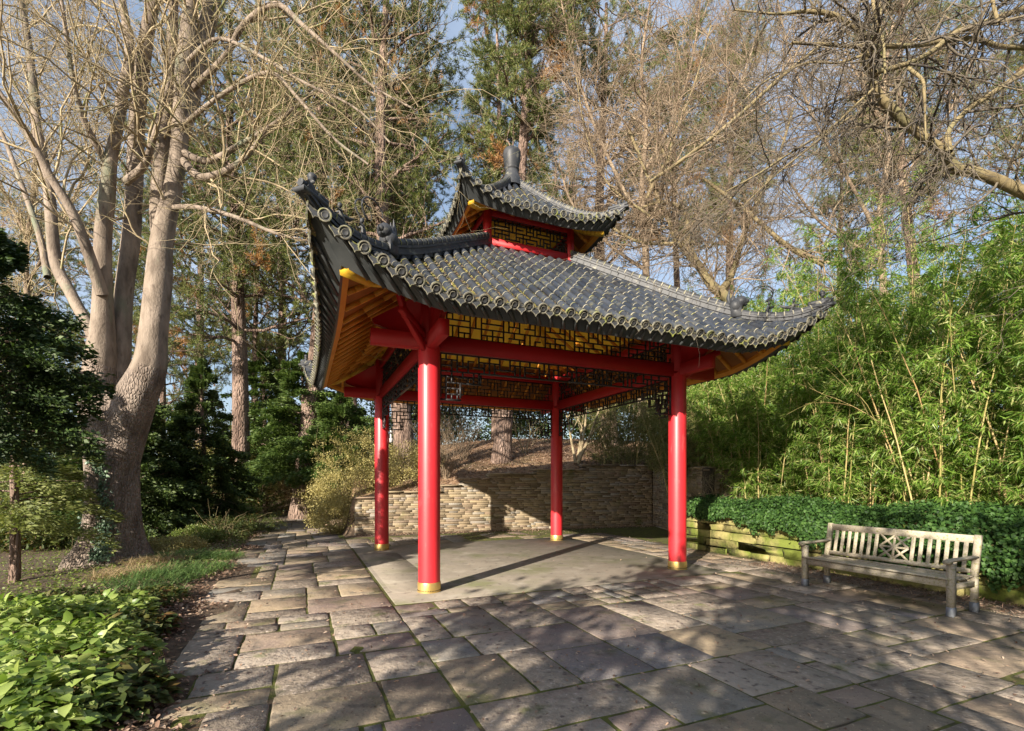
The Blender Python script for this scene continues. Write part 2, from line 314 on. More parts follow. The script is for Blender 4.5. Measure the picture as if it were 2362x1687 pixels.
# ------------------------------------------------------------------ paving
rng = np.random.default_rng(7)
slabs = []
def cut(x0, x1, y0, y1, lim):
    w_, h_ = x1 - x0, y1 - y0; m = max(w_, h_); mn = .30
    big = lim * rng.uniform(.75, 1.25)
    if m < big and w_ * h_ < lim * lim * .8 or m < 2 * mn: slabs.append((x0, x1, y0, y1)); return
    if (w_ > h_) == (rng.random() < .9):
        c = x0 + w_ * rng.uniform(.34, .66); cut(x0, c, y0, y1, lim); cut(c, x1, y0, y1, lim)
    else:
        c = y0 + h_ * rng.uniform(.34, .66); cut(x0, x1, y0, c, lim); cut(x0, x1, c, y1, lim)
def rows(x0, x1, y0, y1, hs, ls):
    y = y0
    while y < y1 - .15:
        h = min(rng.uniform(*hs), y1 - y); 
        if y1 - y - h < .2: h = y1 - y
        x = x0 + rng.uniform(-.2, 0)
        while x < x1 - .1:
            l = rng.uniform(*ls)
            if x1 - x - l < .25: l = x1 - x
            slabs.append((max(x, x0), x + l, y, y + h)); x += l
        y += h
S0 = 2.9
for (x0, x1, y0, y1, lim) in [(-4.9, -2.9, -9.5, -5.9, .85), (-2.9, -.9, -9.5, -5.9, 1.2), (-.9, 1.2, -9.5, -5.9, .8), (1.2, 4.4, -9.5, -5.9, 1.25),
                              (-5.0, -2.9, -5.9, -2.9, .92), (-2.9, -1.2, -5.9, -3.5, .98), (-1.2, 1.3, -5.9, -3.9, 1.3), (-1.2, 1.3, -3.9, -3.3, .5), (1.3, 4.4, -5.9, -2.9, 1.0),
                              (-2.9, 1.3, -3.3, -2.9, .55), (-2.9, -1.2, -3.5, -3.3, .6), (2.9, 4.4, -2.9, 3.4, .85), (-2.9, 2.9, 2.9, 4.7, .95), (-5.2, -2.9, -2.9, 1.0, 1.05), (-9, -4.9, -14, -9.5, .9), (-4.9, 4.4, -14, -9.5, .9)]:
    cut(x0, x1, y0, y1, lim)
cut(-5.3, -2.9, 1.0, 5.0, 1.0); cut(-5.3, -3.0, 5.0, 9.0, 1.0); cut(-5.3, -3.0, 9.0, 13.0, 1.0); cut(-5.3, -3.0, 13.0, 17.5, 1.0)
pv = MB()
def edgeline(b): return -4.92 - .28 * sm((b + 5) / 2.) + .16 * math.sin(b * 2.1) + .1 * math.sin(b * 5.3)
for (x0, x1, y0, y1) in slabs:
    cx_, cy_ = (x0 + x1) / 2, (y0 + y1) / 2
    if cx_ < edgeline(cy_) + .1: continue
    if cy_ > 2.9 and -2.9 < cx_ < 2.9 and rng.random() < .45: continue
    x0 = max(x0, edgeline(cy_) + rng.uniform(-.05, .12)) if x0 < -4.5 else x0
    if x1 - x0 < .12: continue
    j = rng.uniform(.003, .010, 4) * (1.5 if x0 < -2 and y0 < -3 else 1); x0 += j[0]; x1 -= j[1]; y0 += j[2]; y1 -= j[3]
    nx, ny = max(2, int((x1 - x0) / .09)), max(2, int((y1 - y0) / .09))
    t = []
    for i in range(nx): t.append((x0 + (x1 - x0) * i / nx, y0))
    for i in range(ny): t.append((x1, y0 + (y1 - y0) * i / ny))
    for i in range(nx): t.append((x1 - (x1 - x0) * i / nx, y1))
    for i in range(ny): t.append((x0, y1 - (y1 - y0) * i / ny))
    t = np.array(t); n = len(t)
    c = t.mean(0); jit = rng.normal(0, .0022, (n, 2)); jit = (jit + np.roll(jit, 1, 0)) ; t = t + jit
    # knock the corners off
    for ci in (0, nx, nx + ny, 2 * nx + ny): t[ci] = t[ci] + (c - t[ci]) / np.linalg.norm(c - t[ci]) * rng.uniform(.001, .008)
    rough = rng.random() < (.72 if (cy_ < -5.9 and -.9 < cx_ < 1.2) or cx_ < -3.2 and cy_ < -2.5 and cy_ > -5 else (.34 if cy_ < 1 else .15))
    zz = rng.uniform(-.006, .006); tl = rng.normal(0, .003, 2)
    rel = (t - c); z_t = zz + rel @ tl
    inn = c + rel * (1 - .012 / np.maximum(np.linalg.norm(rel, axis=1, keepdims=True), .1))
    zi = z_t + (.004 if not rough else .007)
    Wd = lambda q, z: np.stack([CX + q[:, 0] * CT - q[:, 1] * ST, CY + q[:, 0] * ST + q[:, 1] * CT, z], 1)
    V = np.concatenate([Wd(t, z_t - .05), Wd(t, z_t - .005), Wd(inn, zi)]); F = [[k, (k + 1) % n, n + (k + 1) % n, n + k] for k in range(n)] + [[n + k, n + (k + 1) % n, 2 * n + (k + 1) % n, 2 * n + k] for k in range(n)]
    mi = 1 if rough else 0
    o = pv.n; pv.add(V, F, mi); pv.F.append((np.arange(2 * n, 3 * n)[None] + o, mi))
# mossy bedding between the slabs
def absheet(x0, x1, y0, y1, z, nx=30, ny=60, amp=.003):
    a_, b_ = np.meshgrid(np.linspace(x0, x1, nx), np.linspace(y0, y1, ny), indexing='ij')
    P = np.stack([CX + a_ * CT - b_ * ST, CY + a_ * ST + b_ * CT, z + amp * bump2(a_ * 7, b_ * 7)], 2); return P
pv.grid(absheet(-5.15, 4.45, -14, -2.86, -.003), 2); pv.grid(absheet(-5.5, -2.86, -2.86, 17.5, -.004), 2)
pv.grid(absheet(2.86, 4.55, -2.86, 4.9, -.003), 2); pv.grid(absheet(-2.86, 2.86, 2.86, 5.0, -.002), 2); pv.grid(absheet(4.56, 7.6, .6, 5.0, -.004), 2)
tag(pv.build('paving', [m_slab, m_slabr, m_moss]), kind='structure', label='irregular stone flags with green moss in their joints')
fl = MB()
fl.box(ab(0, 0, -.02), (5.72, 5.72, .05), np.array([[CT, -ST, 0], [ST, CT, 0], [0, 0, 1]]), 0, .006)
for i in range(46):       # ribbed warning strip along the left side
    fl.bar(ab(-2.80 + .004, -2.2 + i * .085, .0065), ab(-2.05, -2.2 + i * .085, .0065), .03, .006)
tag(fl.build('floor', m_conc), kind='structure', label='plain concrete floor slab under the pavilion')
# ------------------------------------------------------------------ pavilion
pav = empty('pavilion', (CX, CY, 0), TH, label='red square pavilion with two tiers of dark upturned tiled roof', cat='pavilion')
S = 2.28
for sx in (-1, 1):
    for sy in (-1, 1):
        m = MB(); c = (sx * S, sy * S, 0)
        m.lathe([(.157, .10), (.157, 3.50), (.152, 3.52), (.0, 3.521)], c, 40, caps=False)
        col = m.build('column', m_red, pav, smooth=True, edge=40)
        m = MB(); m.lathe([(.0, .003), (.170, .003), (.170, .012), (.166, .016), (.166, .13), (.162, .145), (.158, .147)], c, 40, caps=False)
        for i in range(44):
            t = i * 2 * PI / 44; m.box((c[0] + .1665 * math.cos(t), c[1] + .1665 * math.sin(t), .034), (.006, .011, .011), Matrix.Rotation(t, 3, 'Z'), 1)
        m.build('base_ring', [m_brass, m_hole], col, smooth=True, edge=40)
def rotk(k): 
    c, s = round(math.cos(k * PI / 2)), round(math.sin(k * PI / 2)); return np.array([[c, -s, 0], [s, c, 0], [0, 0, 1.]])
BZ0, BZ1 = 3.47, 3.685
for k in range(4):
    R_ = rotk(k); m = MB(); dz = .0 if k % 2 else .003
    m.box(R_ @ np.array([0, -S, (BZ0 + BZ1) / 2 + dz]), (6.2 if k % 2 == 0 else .13, .13 if k % 2 == 0 else 6.2, BZ1 - BZ0), None, 0, .006)
    m.build('tie_beam', m_redb, pav)
    m = MB()      # purlin under the rafters
    m.box(R_ @ np.array([0, -S, 4.235 + dz]), (4.4 if k % 2 == 0 else .14, .14 if k % 2 == 0 else 4.4, .17), None, 0, .006)
    m.build('eave_purlin', m_redb, pav)
for sx in (-1, 1):
    for sy in (-1, 1):
        m = MB(); m.box((sx * S, sy * S, 3.95), (.27, .27, .80), None, 0, .01)
        for ax in (0, 1):          # wing boards above the beam ends
            o_ = []
            for t, z in ((.13, 4.25), (.80, 3.82), (.78, 3.76), (.66, 3.72), (.55, 3.692), (.13, 3.692)):
                o_.append((t, z))
            P = np.array(o_); n = len(P)
            def mk(off):
                V = np.zeros((n, 3)); V[:, 2] = P[:, 1]; V[:, ax] = (sx, sy)[ax] * (S + P[:, 0]); V[:, 1 - ax] = (sx, sy)[1 - ax] * S + off; return V
            V = np.concatenate([mk(-.035), mk(.035)]); b = m.n
            m.add(V, [[i, (i + 1) % n, n + (i + 1) % n, n + i] for i in range(n)]); m.F.append((np.array([list(range(n)), list(range(n, 2 * n))]) + b, 0))
        # diagonal bracket from the column head out to the hip
        p0 = np.array([sx * (S + .06), sy * (S + .06), 3.44]); p1 = np.array([sx * (S + .42), sy * (S + .42), 3.80])
        p2 = np.array([sx * (S + .52), sy * (S + .52), 3.98]); m.bar(p0, p1, .07, .10, ch=.006); m.bar(p1 + (0, 0, -.03), p2 + (0, 0, .05), .07, .09, ch=.006)
        m.bar((sx * S, sy * S, 3.60), (sx * (S + .50), sy * (S + .50), 3.86), .08, .10, ch=.006)
        m.build('corner_bracket', m_redb, pav)
# lattice : interlocking pinwheel units
def lattice(m, x0, x1, z0f, z1, y, cell, w_=.017, d_=.03, R_=np.eye(3), phase=0):
    bars = set(); nx = int(round((x1 - x0) / cell)); cw = (x1 - x0) / nx
    def ztop(i): return z1
    units = int(math.ceil(nx / 3)); maxrow = 12
    rows_ = []
    for ui in range(units):
        for uj in range(maxrow // 3):
            fl_ = (ui + uj + phase) % 2; r = (ui * 7 + uj * 3 + phase) % 5
            segs = [((0, 1), (2, 1)), ((2, 0), (2, 2)), ((1, 2), (3, 2)), ((1, 1), (1, 3))]
            if r == 1: segs = [((0, 1), (3, 1)), ((1, 1), (1, 3)), ((2, 0), (2, 1)), ((1, 2), (3, 2))]
            if r == 3: segs = [((1, 0), (1, 2)), ((0, 2), (2, 2)), ((2, 1), (2, 3)), ((2, 1), (3, 1))]
            segs = segs + [((0, 0), (3, 0)), ((0, 0), (0, 3))]
            for (p, q) in segs:
                if fl_: p, q = (3 - p[0], p[1]), (3 - q[0], q[1])
                bars.add(((ui * 3 + p[0], uj * 3 + p[1]), (ui * 3 + q[0], uj * 3 + q[1])))
    def seg(i0, j0, i1, j1):
        xa, xb = x0 + min(i0, i1) * cw, x0 + max(i0, i1) * cw
        za, zb = z1 - min(j0, j1) * cell, z1 - max(j0, j1) * cell
        if i0 == i1: m.box(R_ @ np.array([xa, y, (za + zb) / 2]), R_abs(R_, (w_, d_, za - zb + w_)), None)
        else: m.box(R_ @ np.array([(xa + xb) / 2, y, za]), R_abs(R_, (xb - xa + w_ * .8, d_ * .9, w_)), None)
    for (p, q) in bars:
        n = max(abs(p[0] - q[0]), abs(p[1] - q[1])); dx, dy = (q[0] - p[0]) // n, (q[1] - p[1]) // n
        for t in range(n):
            i0, j0, i1, j1 = p[0] + dx * t, p[1] + dy * t, p[0] + dx * (t + 1), p[1] + dy * (t + 1)
            if min(i0, i1) < 0 or max(i0, i1) > nx: continue
            xm = x0 + (i0 + i1) / 2 * cw; zl = z0f(xm) if i0 != i1 else max(z0f(xm - .01), z0f(xm + .01)) if 0 else min(z0f(xm - .01), z0f(xm + .01))
            if z1 - max(j0, j1) * cell < zl - cell * .25: continue
            seg(i0, j0, i1, j1)
    return cw
def R_abs(R_, s): return np.abs(R_ @ np.array(s))
for k in range(4):
    R_ = rotk(k); m = MB()
    lattice(m, -S + .17, S - .17, lambda x: 3.70, 4.145, -S + .002, .09, R_=R_, w_=.016, phase=k)
    m.box(R_ @ np.array([0, -S, 3.70]), R_abs(R_, (4.2, .034, .026))); m.box(R_ @ np.array([0, -S, 4.140]), R_abs(R_, (4.2, .034, .026)))
    m.build('frieze_lattice', m_black, pav)
    m = MB(); xe = S - .165
    def low(x):
        e = xe - abs(x)
        return 3.445 - .63 if e < .30 else 3.445 - .42 if e < .62 else 3.445 - .27
    c_ = .084; n_ = round(2 * xe / c_)
    def lowc(x): return 3.452 - round((3.452 - low(x)) / c_) * c_
    lattice(m, -xe, xe, lowc, 3.452, -S, c_, w_=.019, R_=R_, phase=k + 1)
    for sg in (-1, 1):         # frame of the stepped edge
        for (e0, e1, z) in ((0, .30, low(xe - .1)), (.30, .62, low(xe - .5)), (.62, xe, low(0))):
            xa, xb = sg * (xe - e0), sg * (xe - e1); zc = 3.452 - round((3.452 - z) / c_) * c_
            m.box(R_ @ np.array([(xa + xb) / 2, -S, zc]), R_abs(R_, (abs(xa - xb) + .02, .036, .024)))
        for e, za, zb in ((0, 3.46, low(xe - .1)), (.30, low(xe - .1), low(xe - .5)), (.62, low(xe - .5), low(0))):
            m.box(R_ @ np.array([sg * (xe - e), -S, (za + zb) / 2]), R_abs(R_, (.024, .036, abs(za - zb))))
    m.build('hanging_lattice', m_black, pav)

# roofs
def make_roof(nm, q_in, q0, dq, pc, base, lift, soff, qf, sp, ridge_h, t_beast, horn, col_w=1.0, soff_in=.3):
    surf = lambda p, q: base(q) + lift(np.abs(p), q)
    qe = lambda p: q0 + dq * (np.abs(p) / pc) ** 3
    roof = empty(nm, (0, 0, 0)); roof.parent = pav
    W3 = lambda R_, p, q, z: np.stack([p, -q, z], -1) @ R_.T
    nrow = int((pc - .10) / sp)
    ps = [i * sp for i in range(-nrow, nrow + 1)]
    for k in range(4):
        R_ = rotk(k); cov = MB(); end = MB(); pan = MB(); dr = MB()
        for p in ps:
            qs = max(q_in, abs(p) + .02); q_e = qe(p); n = max(1, int(round((q_e - qs) / .24))); qq = np.linspace(q_e, qs, n + 1)
            an = np.linspace(0, PI, 7)
            for i in range(n):
                qa, qb = qq[i], qq[i + 1] - (.002 if i < n - 1 else 0)
                for (q1, q2, r1, r2, mi) in ((qa, qa - .013, .0585 * col_w, .0585 * col_w, 1), (qa - .013, qb, .0550 * col_w, .0535 * col_w, 0)):
                    if q1 - q2 < .004: continue
                    V = []
                    for q, r in ((q1, r1), (q2, r2)):
                        sl = (surf(p, q + .01) - surf(p, q - .01)) / .02; nq, nz = -sl / math.hypot(1, sl), 1 / math.hypot(1, sl)
                        sp_ = (surf(p + .02, q) - surf(p - .02, q)) / .04
                        o_ = np.sin(an) * r; pp = p + np.cos(an) * r
                        V.append(np.stack([pp, -(q + o_ * nq), surf(p, q) + o_ * nz + np.cos(an) * r * sp_ * .8 + .004], 1))
                    i6 = np.arange(6); F = np.stack([i6, i6 + 1, 7 + i6 + 1, 7 + i6], 1)
                    cov.add(np.concatenate(V) @ R_.T, F, mi)
            # nail cap and round end tile
            q = q_e; sl = (surf(p, q) - surf(p, q - .02)) / .02; dv = np.array([0, -1 / math.hypot(1, sl), sl / math.hypot(1, sl)])
            up = np.array([0, dv[2], -dv[1]]); sd = np.array([1., 0, 0]); c0 = np.array([p, -q, float(surf(p, q)) + .0])
            a = np.arange(14) * 2 * PI / 14; r = .070 * col_w
            rings = [(r, 0), (r, .022), (r * .82, .024), (r * .76, .014), (r * .52, .012), (r * .45, .022), (r * .2, .016)]
            V = np.concatenate([c0 + dv * (d_ - .004) + rr_ * (np.cos(a)[:, None] * sd + np.sin(a)[:, None] * up) for rr_, d_ in rings])
            F = [[l * 14 + i, l * 14 + (i + 1) % 14, (l + 1) * 14 + (i + 1) % 14, (l + 1) * 14 + i] for l in range(6) for i in range(14)]
            bb = end.n; end.add(V @ R_.T, F[:42] , 1); end.F.append((np.array(F[42:56]) + bb, 0)); end.F.append((np.array(F[56:70]) + bb, 1)); end.F.append((np.array(F[70:]) + bb, 0)); end.F.append((np.arange(84, 98)[None] + bb, 0))
            c1 = np.array([p, -(q - .11), float(surf(p, q - .11)) + .058 * col_w])
            end.lathe([(.0, .03), (.012, .024), (.016, .0)], R_ @ c1, 6, caps=False)
        # channels between the rows
        lanes = [(-pc, ps[0])] + [(a_, b_) for a_, b_ in zip(ps[:-1], ps[1:])] + [(ps[-1], pc)]
        for (pa_, pb_) in lanes:
            pw = np.linspace(pa_, pb_, 6); qs = np.maximum(q_in, np.abs(pw)); q_e = qe(pw) - .01
            n = max(2, int((q_e.mean() - qs.mean()) / .10)); t = np.repeat(np.arange(n + 1), 2)[1:-1] / n; st = np.tile([0, 1], n)
            q = qs[:, None] + (q_e - qs)[:, None] * t[None]; dip = -.046 * np.sin(PI * np.linspace(0, 1, 6))[:, None]
            z = surf(pw[:, None], q) + dip + .014 * st[None]
            pan.grid(W3(R_, np.broadcast_to(pw[:, None], q.shape), q, z), 0)
            # pointed drip tile
            pm = (pa_ + pb_) / 2; wd = min(.068, (pb_ - pa_) * .42)
            if wd < .03: continue
            q = float(qe(pm)) - .018; zc = float(surf(pm, q)) - .018; sp_ = float(surf(pm + .02, q) - surf(pm - .02, q)) / .04
            prof = np.array([(-1, .015), (-.9, -.03), (-.97, -.045), (-.55, -.068), (-.25, -.082), (0, -.112), (.25, -.082), (.55, -.068), (.97, -.045), (.9, -.03), (1, .015), (.5, -.005), (0, -.012), (-.5, -.005)])
            n = len(prof); L = []
            for d_, sc_ in ((0, 1), (.016, 1), (.018, .86), (.010, .78)):
                cc = np.array([0, -.05]); pr = (prof * (wd, col_w) - cc) * sc_ + cc
                L.append(np.stack([pm + pr[:, 0], -(q + d_ + .25 * pr[:, 1] * -.25), zc + pr[:, 1] + pr[:, 0] * sp_], 1))
            F = [[l * n + i, l * n + (i + 1) % n, (l + 1) * n + (i + 1) % n, (l + 1) * n + i] for l in range(3) for i in range(n)]
            bb = dr.n; dr.add(np.concatenate(L) @ R_.T, F, 1); dr.F.append((np.arange(3 * n, 4 * n)[None] + bb, 0))
            kk = 9; a = np.arange(kk) * 2 * PI / kk
        for o_, mi_ in ((end, 2), (dr, 2), (pan, 3)):
            for V_ in o_.V: cov.V.append(V_)
            for F_, _m in o_.F: cov.F.append((F_ + cov.n, mi_ if mi_ == 3 else (4 if _m == 1 else 2)))
            cov.n += o_.n
        cov.build('tiles', [m_tile, m_mortar, m_disc, m_pan, m_rim], roof, smooth=True, edge=42)
        # soffit, fascia, rafters
        s_ = np.linspace(-1, 1, 41); qv = np.linspace(soff_in, qf, 12)
        Q = np.broadcast_to(qv[None], (41, 12)); Pp = s_[:, None] * Q; so = MB()
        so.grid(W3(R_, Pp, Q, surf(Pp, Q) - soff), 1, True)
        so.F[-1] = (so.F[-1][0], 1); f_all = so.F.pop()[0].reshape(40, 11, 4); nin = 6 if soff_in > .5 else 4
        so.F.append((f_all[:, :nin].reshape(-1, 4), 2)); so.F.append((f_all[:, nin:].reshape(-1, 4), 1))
        fa = MB(); pb = s_ * qf; zb = surf(pb, np.full(41, qf)) - soff - .01
        pt = s_ * pc; qt = qe(pt) - .035; zt = surf(pt, qt) - .028
        Bt = W3(R_, pb * (1 + .03 / qf), np.full(41, qf + .03), zb - .05); Tp = W3(R_, pt * .992, qt, zt); Md = (Bt + Tp) / 2; 
        fa.strip(Bt, Tp)
        fa.strip(W3(R_, pb, np.full(41, qf), zb - .045), Bt)
        for p in ps:
            for pq in (p + sp / 2,):
                s1 = pq / pc
                if abs(s1) > .97: continue
                f_ = (s1 + 1) / 2 * 40; i0 = int(f_); fr = f_ - i0; a_ = Bt[i0] * (1 - fr) + Bt[i0 + 1] * fr; b_ = Tp[i0] * (1 - fr) + Tp[i0 + 1] * fr
                out_ = R_ @ np.array([0, -1., 0]); fa.bar(a_ + out_ * .008, b_ + out_ * .008, .045, .03, up=out_)
        fa.build('fascia', m_fascia, roof)
        eb = MB()     # timber edge board under the rafters
        i_ = np.full(41, qf - .07); zi = surf(s_ * i_, i_) - soff
        eb.strip(W3(R_, pb, np.full(41, qf), zb - .045), W3(R_, pb, np.full(41, qf), zb + .04)); eb.strip(W3(R_, s_ * i_, i_, zi - .05), W3(R_, pb, np.full(41, qf), zb - .045))
        eb.strip(W3(R_, s_ * i_, i_, zi + .02), W3(R_, s_ * i_, i_, zi - .05))
        eb.build('edge_board', m_ochre, roof)
        rf = so; q1 = qf - .07; x = -qf + .14
        while x < qf - .1:
            qs = max(soff_in + .05, abs(x) + .03)
            if q1 - qs > .1:
                ql = np.linspace(qs, q1, 5)
                for i in range(4):
                    pz = [np.array([x, -ql[j], float(surf(x, ql[j])) - soff - .026]) for j in (i, i + 1)]
                    rf.bar(R_ @ pz[0], R_ @ pz[1], .05, .06)
            x += .34
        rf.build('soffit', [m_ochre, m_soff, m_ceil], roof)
    # hips
    for k in range(4):
        R_ = rotk(k); hb = MB()
        D_ = lambda t, z: np.array([-t, -t, z]) @ R_.T
        ts = np.linspace(q_in - .02, pc - .03, 34); 
        def rh(t): return ridge_h * (1.0 if t < t_beast else .62)
        for i in range(33):
            t0, t1 = ts[i], ts[i + 1]; h = rh((t0 + t1) / 2); z0, z1 = float(surf(t0, t0)), float(surf(t1, t1))
            dirv = np.array([-(t1 - t0), -(t1 - t0), z1 - z0]); ovl = dirv * .06
            for (ww, hh, dz) in ((.085, h * .98, h * .45), (.13, .03, h * .30), (.12, .03, h * .80)):
                hb.bar(R_ @ (np.array([-t0, -t0, z0 + dz]) - ovl), R_ @ (np.array([-t1, -t1, z1 + dz]) + ovl), ww * col_w, hh)
            r0 = .062 * col_w
            P2 = np.array([[-t0, -t0, z0 + h + .01], [-t0 - (t1 - t0) * .12, -t0 - (t1 - t0) * .12, z0 + (z1 - z0) * .12 + h + .01], [-t1, -t1, z1 + h + .01]])
            hb.tubes((P2[1:] @ R_.T)[None], np.array([[r0 * .95, r0 * .95]]), 12); hb.tubes((P2[:2] @ R_.T)[None], np.array([[r0 * 1.07, r0 * 1.07]]), 12, 1)
        hp = hb.build('hip_ridge', [m_ridge, m_mortar], roof, smooth=True, edge=50)
        # curved timber hip rafter
        hr = MB(); tt = np.linspace(max(.9, soff_in), qf - .01, 9); zz = [float(surf(t, t)) - soff - .07 for t in tt]
        for i in range(8): hr.bar(D_(tt[i], zz[i]), D_(tt[i + 1] + .01, zz[i + 1]), .12 * col_w, .13 * col_w)
        hr.build('hip_rafter', m_yellow, roof)
        # tip : end tile and horn
        ho = MB(); t0 = pc - .08 - horn * 1.0
        th_ = np.linspace(0, 1, 12); tx = t0 + horn * (.95 * np.sin(th_ * 1.9)); z0 = float(surf(t0, t0)) + ridge_h * .62 + .02
        tz = z0 + horn * 1.25 * th_ ** 2.2 
        ho.tubes((np.stack([-tx, -tx, tz], 1) @ R_.T)[None], (.047 * col_w * (1 - .25 * th_))[None], 10, cap=True)
        e_ = D_(tx[-1], tz[-1]); ho.lathe([(0, -.03), (.04 * col_w, -.02), (.05 * col_w, .01), (.038 * col_w, .03), (0, .035)], e_, 10, caps=False)
        t1 = pc + .01; z1 = float(surf(pc - .05, pc - .05)); 
        ho.bar(D_(t1 - .22, z1 + .04), D_(t1 + .02, z1 + .06), .15 * col_w, .06 * col_w, ch=.02)
        ho.tubes(np.array([D_(t1 - .25, z1 + .10), D_(t1 + .0, z1 + .13)])[None], np.array([[.04 * col_w, .04 * col_w]]), 10, cap=True)
        ho.build('corner_horn', m_ridge, hp, smooth=True, edge=50)
        if t_beast < 90:
            be = MB(); t = t_beast; zb_ = float(surf(t, t)) + ridge_h; 
            def blob(tt_, z_, rx, rz, n=9):
                pr = [(math.sin(a_) * rx, -math.cos(a_) * rz) for a_ in np.linspace(0, PI, 8)]; be.lathe(pr, D_(tt_, z_), n, caps=False)
            be.box(D_(t, zb_ - .06), (.17, .17, .22), Matrix.Rotation(PI / 4, 3, 'Z'), 0, .02)
            blob(t, zb_ + .04, .125, .13); blob(t + .06, zb_ + .11, .10, .095); blob(t + .115, zb_ + .11, .05, .045); blob(t + .10, zb_ + .055, .045, .028); blob(t - .03, zb_ + .14, .05, .09)
            # crest fin
            for j, (lz, bt) in enumerate(((.30, -.06), (.23, -.015), (.17, .03))):
                be.tubes(np.stack([D_(t + bt, zb_ + .05), D_(t + bt - .025, zb_ + .05 + lz * .5), D_(t + bt - .01, zb_ + .05 + lz)])[None], np.array([[.045, .034, .004]]), 6)
            for sgn in (-1, 1):  # curled whiskers
                th_ = np.linspace(0, 1, 16); an = th_ * 4.6 - 1.2; rad = .15 - .05 * th_
                cx0 = t + .27 + np.cos(an) * rad; z_ = zb_ + .20 + np.sin(an) * rad
                side = R_ @ np.array([.7071, -.7071, 0]); P3 = np.stack([D_(a_, b_) for a_, b_ in zip(cx0, z_)]) + side * (.035 * sgn + .05 * sgn * th_[:, None])
                be.tubes(P3[None], np.linspace(.014, .005, 16)[None], 5)
            be.build('ridge_beast', m_ridge, hp, smooth=True, edge=60)
            for tf, kind_ in ((t_beast + .36, 0), (t_beast + .62, 1)):
                be = MB(); zf = float(surf(tf, tf)) + ridge_h * .62 + .05
                be.tubes(np.stack([D_(tf - .03, zf - .02), D_(tf - .01, zf + .07), D_(tf, zf + .14)])[None], np.array([[.035, .03, .016]]), 7)
                blob(tf + .005, zf + .175, .026, .032, 7)
                side = R_ @ np.array([.7071, -.7071, 0])
                for sgn in (-1, 1):
                    be.tubes(np.stack([D_(tf, zf + .12), D_(tf + .02, zf + .09) + side * .045 * sgn, D_(tf + .06, zf + .11) + side * .02 * sgn])[None], np.array([[.014, .012, .008]]), 5)
                    be.tubes(np.stack([D_(tf - .0, zf + .03), D_(tf + .04, zf + .0) + side * .03 * sgn, D_(tf + .05, zf - .05) + side * .03 * sgn])[None], np.array([[.018, .014, .01]]), 5)
                if kind_: be.tubes(np.stack([D_(tf - .02, zf + .07), D_(tf - .10, zf + .09), D_(tf - .16, zf + .14)])[None], np.array([[.03, .026, .006]]), 6); be.tubes(np.stack([D_(tf - .02, zf + .05), D_(tf + .09, zf + .02), D_(tf + .15, zf + .05)])[None], np.array([[.03, .022, .012]]), 6)
                else: be.tubes(np.stack([D_(tf, zf + .19), D_(tf - .03, zf + .24)])[None], np.array([[.012, .004]]), 5)
                be.build('ridge_figure', m_ridge, hp, smooth=True, edge=60)
    return roof, surf
base1 = lambda q: 5.83 - .735 * (q - .92)
lift1 = lambda p, q: .29 * np.maximum(p - 2.2, 0) ** 1.6 * (np.clip(q, 0, 9) / 3.8) ** 4
main_roof, surf1 = make_roof('main_roof', .90, 3.73, .21, 3.97, base1, lift1, .245, 3.54, .1975, .185, 2.96, .20, soff_in=.95)
tag(main_roof, 'wide lower roof tier with mossy leaf-strewn tiles')
base2 = lambda q: 6.40 + 1.22 * np.clip((1.5 - np.asarray(q, float)) / 1.4, 0, 2) ** 1.35
lift2 = lambda p, q: .22 * np.maximum(p - .5, 0) ** 1.5 * (np.clip(q, 0, 9) / 1.55) ** 3
upper_roof, surf2 = make_roof('upper_roof', .10, 1.49, .13, 1.64, base2, lift2, .16, 1.34, .182, .09, 99, .16, col_w=.92, soff_in=.3)
tag(upper_roof, 'small upper roof tier under the grey jar finial')
# fallen leaves caught in the tile channels belong to the roof surface
lm = MB(); rg = np.random.default_rng(5); n = 1500
p = np.round(rg.uniform(-17, 17, n)) * .1975 + .0988 + rg.normal(0, .018, n); q = rg.uniform(1.0, 3.7, n) ; ok = np.abs(p) < q - .1; p, q = p[ok], q[ok]
C = np.stack([p, -q, surf1(p, q) - .012], 1); D = rg.normal(0, 1, C.shape); D[:, 2] = D[:, 2] * .2 - .5 * 0
lm.leaves(C, D, np.array([[0, -.5, .86]]) + rg.normal(0, .3, C.shape), rg.uniform(.02, .05, len(C)), rg.uniform(.012, .026, len(C)))
tag(lm.build('roof_leaf_litter', m_litter, main_roof), kind='stuff')
# upper storey
up_ = empty('upper_storey', (0, 0, 0)); up_.parent = pav
for sx in (-1, 1):
    for sy in (-1, 1):
        m = MB(); m.box((sx * .86, sy * .86, 6.22), (.125, .125, .90), None, 0, .006); m.build('corner_post', m_redb, up_)
for k in range(4):
    R_ = rotk(k); m = MB(); dz = .002 * (k % 2)
    m.box(R_ @ np.array([0, -.87, 5.955 + dz]), R_abs(R_, (1.60, .085, .13)), None, 0, .004); m.box(R_ @ np.array([0, -.87, 6.475 + dz]), R_abs(R_, (1.60, .085, .10)), None, 0, .004)
    m.build('sill_beam', m_redb, up_)
    m = MB(); lattice(m, -.79, .79, lambda x: 6.0, 6.43, -.865, .0715, w_=.016, R_=R_, phase=k + 2); m.build('window_lattice', m_black, up_)
m = MB(); m.box((0, 0, 6.40), (1.56, 1.56, .02)); m.build('ceiling_board', m_yellow, up_)
# jar finial
m = MB(); m.lathe([(.22, 7.60), (.20, 7.76), (.165, 7.82), (.138, 7.89), (.130, 7.95), (.150, 7.975), (.150, 7.995), (.134, 8.0), (.152, 8.06), (.176, 8.17), (.184, 8.28), (.180, 8.34), (.160, 8.375), (.11, 8.39), (0, 8.392)], (0, 0, 0), 28, caps=False)
m.build('finial', m_ridge, pav, smooth=True, edge=40)
